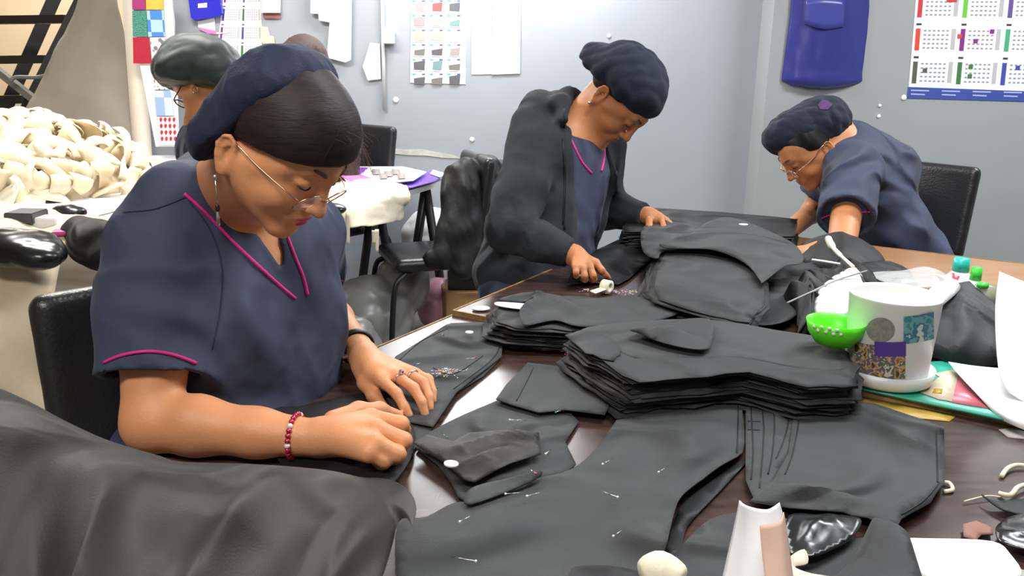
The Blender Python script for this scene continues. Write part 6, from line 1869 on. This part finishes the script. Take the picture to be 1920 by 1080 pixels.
for r_ in range(4):
    for c_ in range(4):
        x, y = 299 + c_ * 8.2 + r_ * 0.8, 225 + r_ * 12.0
        wq('heart_print', [(x, y - 3), (x + 2.6, y - 5), (x + 5, y - 3), (x + 4.6, y + 1), (x + 2.6, y + 4), (x, y + 1)], SY - 0.002, M_heart, sw, 0.001)
drape('clear_film', [[PY(306, -20, 4.66), PY(322, -20, 4.64)], [PY(310, 60, 4.66), PY(330, 60, 4.64)], [PY(312, 125, 4.66), PY(322, 125, 4.66)]], mat('clear_film', rgb(225, 228, 230), 0.2, alpha=0.4),
      'strip of clear film hanging beside the swatches', 'plastic film', 0.01, 20, 651, 4, thick=0.001)

# ------------------------------------------------------------------ things on the walls
WA = WALL_Y - 0.004; WB = WALL_B - 0.004
M_bluep = mat('blue_plastic', rgb(48, 46, 190), 0.25, spec=0.6)
bf = wq('blue_case', [(349, -30), (408, -30), (416, 25), (408, 31), (364, 38), (358, 33)], WA - 0.04, M_bluep, None, 0.03, 'bright blue plastic case hung high on the wall at left', 'case')
wq('white_mark', [(371, 7), (388, 5), (388, 14), (371, 15)], WA - 0.044, M_paper, bf, 0.002)
def calendar(name, quad, cols, rows, barcols, label, y, band=None, smallbars=True):
    """quad: px corners tl,tr,br,bl; a sheet with month blocks"""
    q = [Vector(p) for p in quad]
    def at(u, v):
        a = q[0].lerp(q[1], u); b = q[3].lerp(q[2], u); p = a.lerp(b, v); return (p.x, p.y)
    c = wq(name, quad, y, M_paper, None, 0.004, label, 'calendar')
    gm_ = mat('calendar_grey_print', rgb(188, 186, 186), 0.7); dm = mat('calendar_tick_print', rgb(150, 150, 155), 0.7)
    cw, rh = 1 / cols, (1 - (band or 0)) / rows
    for r_ in range(rows):
        for k in range(cols):
            u0, v0 = k * cw, r_ * rh
            def sub(x0, y0, x1, y1): return [at(u0 + x0 * cw, v0 + y0 * rh), at(u0 + x1 * cw, v0 + y0 * rh), at(u0 + x1 * cw, v0 + y1 * rh), at(u0 + x0 * cw, v0 + y1 * rh)]
            wq('month_bar', sub(0.06, 0.22, 0.16, 0.88), y - 0.0012, barcols[(r_ * cols + k) % len(barcols)], c, 0.001)
            wq('month_name', sub(0.06, 0.06, 0.17, 0.12), y - 0.0012, mat('month_name_print', rgb(70, 60, 60), 0.7), c, 0.001)
            wq('sunday_column', sub(0.86, 0.22, 0.95, 0.84), y - 0.0012, gm_, c, 0.001)
            VV, FF = [], []
            for a in range(5):
                for b in range(6):
                    s_ = sub(0.24 + b * 0.10, 0.26 + a * 0.13, 0.29 + b * 0.10, 0.30 + a * 0.13)
                    o_ = len(VV); VV += [PY(p[0], p[1], y - 0.001) for p in s_]; FF.append((o_, o_ + 1, o_ + 2, o_ + 3))
            tk = meshobj('day_numbers', VV, FF, dm, c, False); mod(tk, 'SOLIDIFY', thickness=0.0006)
    return c, at
def flatc(n, *c): return mat(n, rgb(*c), 0.6)
cb = [flatc('cal_red', 205, 50, 65), flatc('cal_lime', 110, 195, 60), flatc('cal_violet', 100, 80, 150),
      flatc('cal_orange', 220, 70, 45), flatc('cal_purple', 130, 40, 130), flatc('cal_mint', 70, 170, 120),
      flatc('cal_grey', 90, 88, 80), flatc('cal_green', 65, 120, 60), flatc('cal_blue', 70, 70, 170)]
cal, at = calendar('wall_calendar', [(1719, -22), (1975, -22), (1950, 190), (1702, 184)], 3, 3, cb, 'large wall calendar with coloured month bars and blue footer, at the right', WB, 0.10)
ft = wq('blue_footer', [(1703, 163), (1952, 172), (1950, 191), (1701, 184)], WB - 0.0015, mat('calendar_blue', rgb(62, 80, 160), 0.5), cal, 0.001)
for i in range(5):
    for j in range(2):
        x = 1708 + i * 58; y = 168 + j * 7 + i * 1.2
        wq('footer_text', [(x, y), (x + 34 - 8 * j, y + 1), (x + 34 - 8 * j, y + 3.6), (x, y + 2.6)], WB - 0.003, mat('footer_print', rgb(170, 182, 225), 0.6), cal, 0.001)
for x, y, m in [(1731, 128, cb[6]), (1817, 121, cb[7]), (1815, 139, cb[7]), (1857, 55, cb[4]), (1826, 73, cb[4]), (1905, 123, cb[8]), (1796, 64, cb[3])]:
    wq('holiday_mark', [(x, y), (x + 8, y), (x + 7, y + 8), (x - 1, y + 8)], WB - 0.0025, m, cal, 0.001)
wq('holiday_mark', [(1776, -4), (1795, -4), (1794, 4), (1775, 4)], WB - 0.0025, cb[0], cal, 0.001)
cal2, _ = calendar('wall_calendar', [(425, -60), (487, -60), (492, 112), (405, 112)], 2, 5, [cb[8], cb[7], cb[4], cb[8]], 'smaller month calendar on the wall behind the green-black cap', WA)
wq('leaflet', [(370, 40), (402, 33), (404, 60), (430, 62), (405, 64), (372, 52)], WA - 0.006, M_paper, None, 0.003, 'white leaflet with pink curve under the blue case', 'leaflet')
wq('leaflet', [(372, 51), (404, 58), (406, 64), (390, 63), (374, 55)], WA - 0.010, M_pinkf, None, 0.002, 'pink strip leaflet under the blue case', 'leaflet')
wq('card_holder', [(489, -20), (525, -20), (524, 24), (490, 24)], WA - 0.03, mat('clear_holder', rgb(225, 222, 215), 0.3), None, 0.025, 'small clear card holder on the wall right of the calendar', 'holder')
wq('card', [(493, 24), (526, 22), (526, 35), (494, 34)], WA - 0.01, mat('rusty_card', rgb(150, 95, 85), 0.6), None, 0.004, 'reddish card below the small card holder', 'card')
wq('wall_card', [(488, 50), (502, 50), (506, 66), (514, 68), (515, 82), (492, 82)], WA - 0.006, mat('cream_card', rgb(205, 198, 185), 0.7), None, 0.004, 'cream card on the wall beside the smaller calendar', 'card')
wq('hanging_paper', [(582, -40), (660, -40), (658, 112), (648, 117), (613, 108), (618, 42), (598, 38), (597, 26), (582, 25)], WA - 0.03, M_chalk, None, 0.006, 'stack of white papers hung on the wall left of the cable', 'paper')
wq('hanging_paper', [(694, 80), (712, 82), (714, 148), (690, 151), (680, 125)], WA - 0.01, M_chalk, None, 0.004, 'torn white paper hung beside the wall cable', 'paper')
tag(tube('wall_cable', [PY(716, -60, WA - 0.012), PY(718, 70, WA - 0.012), PY(721, 205, WA - 0.012)], 0.010, M_white, None, 8), 'white vertical cable duct on the wall', 'cable')
tag(box('junction_box', (-0.03, -0.03, -0.035), (0.03, 0.03, 0.035), M_white, None, 0.004, Matrix.Translation(PY(729, 70, WA - 0.03))), 'white junction box beside the cable duct', 'box')
ps = wq('picture_poster', [(772, -60), (877, -60), (873, 158), (769, 155)], WA, M_paper, None, 0.003, 'white poster with rows of small pictures on the wall', 'poster')
rr_ = random.Random(77)
pcs = [mat('poster_print_%d' % i, rgb(*c), 0.6) for i, c in enumerate([(120, 118, 112), (160, 150, 148), (150, 90, 85), (95, 95, 100), (178, 172, 160), (120, 150, 150)])]
for r_ in range(7):
    for k in range(3):
        x = 773 + k * 33; y = -30 + r_ * 27.5 + 3
        wq('poster_tag', [(x, y), (x + 6, y), (x + 6, y + 2.5), (x, y + 2.5)], WA - 0.0015, mat('poster_teal', rgb(70, 180, 180), 0.6), ps, 0.001)
        wq('poster_tag', [(x + 18, y), (x + 24, y), (x + 24, y + 2.5), (x + 18, y + 2.5)], WA - 0.0015, mat('poster_blue', rgb(80, 90, 160), 0.6), ps, 0.001)
        if rr_.random() < 0.8:
            a, b = rr_.uniform(0, 6), rr_.uniform(5, 12)
            wq('poster_picture', [(x + a, y + b), (x + 24, y + b - 3), (x + 24 - a * .4, y + 21), (x + 2 + a * .5, y + 20)], WA - 0.0015, rr_.choice(pcs), ps, 0.001)
        wq('poster_caption', [(x + 4, y + 22.5), (x + 20, y + 22.5), (x + 20, y + 23.5), (x + 4, y + 23.5)], WA - 0.0015, pcs[1], ps, 0.001)
wq('paper_notice', [(884, -50), (922, -50), (922, 139), (884, 140)], WA, M_paper, None, 0.002, 'plain white notice right of the picture poster', 'paper')
wq('whiteboard', [(924, -50), (977, -50), (975, 138), (922, 140)], WA - 0.004, M_white, None, 0.006, 'narrow white board with grey rim on the wall', 'board')
# blue garment bag at the right wall
def wall_bag():
    rows = []
    for v, (xl, xr) in enumerate([(1486, 1634), (1484, 1630), (1479, 1626), (1473, 1621), (1468, 1617), (1466, 1616)]):
        y = [-60, 0, 50, 95, 130, 150][v]
        n = 7; r = []
        for i in range(n):
            u = i / (n - 1); b = math.sin(u * math.pi) ** 0.6
            yy = y + (8 * math.sin(u * math.pi) if v == 5 else 0)
            r.append(PY(xl + (xr - xl) * u, yy, WALL_B - 0.01 - 0.055 * b))
        rows.append(r)
    n = 7
    rows.append([PY(1466 + 150 * i / 6, 152 + 15 * math.sin(i / 6 * math.pi) ** 0.8, WALL_B - 0.008) for i in range(7)])
    M_bb = mat('navy_blue_film', rgb(50, 54, 130), 0.3, spec=0.6, noise_amt=0.05, nscale=4)
    b = drape('garment_bag', rows, M_bb, 'dark blue plastic bag hanging on the wall above the bent woman', 'bag', 0.006, 22, 661, 4, dirs=[(1, 0, 0.15), (1, 0, -0.3)])
    o = drape('pocket', [[PY(1512, 0, WALL_B - 0.072), PY(1545, -5, WALL_B - 0.078), PY(1585, 0, WALL_B - 0.072)], [PY(1508, 45, WALL_B - 0.070), PY(1545, 55, WALL_B - 0.078), PY(1582, 50, WALL_B - 0.070)]], mat('blue_film_light', rgb(66, 72, 150), 0.3), None, None, 0.002, 20, 1, 4, parent=b)
wall_bag()
for i, (x, y, r, w) in enumerate([(1695, 183, 0.017, 'beside the calendar corner'), (1650, 198, 0.010, 'upper of the two left of the calendar corner'), (1648, 218, 0.012, 'lower of the two left of the calendar corner')]):
    p = PY(x, y, WB)
    o = lathe('plaster_chip', [(0, -0.003), (r, -0.003), (r * .8, 0.003), (0, 0.003)], p, M_chalk, None, 7, Vector((0, -1, 0))); tag(o, 'white chip in the wall paint, %s' % w, 'paint chip')
for i, (x, y, r, w) in enumerate([(742, 188, 0.012, 'by the cable duct'), (885, 262, 0.010, 'left of the standing woman'), (1142, 68, 0.008, 'above the net cap')]):
    p = PY(x, y, WA)
    o = lathe('plaster_chip', [(0, -0.003), (r * 1.6, -0.003), (r, 0.003), (0, 0.003)], p, M_chalk, None, 7, Vector((0, -1, 0))); tag(o, 'small white paint chip on the wall %s' % w, 'paint chip')
sc_ = wq('wall_scrape', [(716, 283), (735, 278), (760, 281), (790, 280), (815, 285), (850, 291), (862, 297), (830, 296), (800, 292), (765, 291), (735, 288)], WA, mat('bare_plaster', rgb(196, 194, 184), 0.9, noise_amt=0.1, nscale=30), None, 0.003)
tag(sc_, 'long scrape of bare plaster low on the wall', 'scrape')
# wall lamp and ceiling lamps (above the picture)
M_tube = mat('lamp_tube', (1, 1, 1, 1), 0.5, emis=(1, 1, 1, 1), estr=3.0)
def lamp(name, c, label, L=1.25, wall=False):
    t = empty(name, c, label, 'lamp', None)
    box('housing', (-L / 2, -0.09, 0.0), (L / 2, 0.09, 0.05), M_white, t, 0.006, Matrix.Translation(c))
    if not wall:
        for q in (-0.4, 0.4): tube('suspension_rod', [Vector(c) + Vector((q, 0, 0.05)), Vector((c[0] + q, c[1], CEIL))], 0.006, M_white, t, 6)
    for q in (-0.045, 0.045):
        tube('tube', [Vector(c) + Vector((-L / 2 + 0.03, q, -0.02)), Vector(c) + Vector((L / 2 - 0.03, q, -0.02))], 0.013, M_tube, t, 10)
lamp('unseen_ceiling_lamp', (0.9, 1.7, 2.69), 'twin tube ceiling lamp over the work tables')
lamp('unseen_ceiling_lamp', (-1.5, 3.4, 2.69), 'twin tube ceiling lamp over the left side table')
lamp('unseen_ceiling_lamp', (-0.6, -0.2, 2.69), 'twin tube ceiling lamp over the front end of the near table')
lamp('wall_lamp', (-0.05, 4.84, 2.34), 'twin tube lamp mounted high on the back wall', 1.25, True)

lamp('unseen_ceiling_lamp', (2.6, 3.2, 2.69), 'added twin tube fill lamp, unseen above the bent woman at right')  # body for the added right-hand fill light
lamp('unseen_ceiling_lamp', (-3.6, 6.2, 2.69), 'added twin tube fill lamp, unseen above the stairs')  # body for the fill light added in the stair area
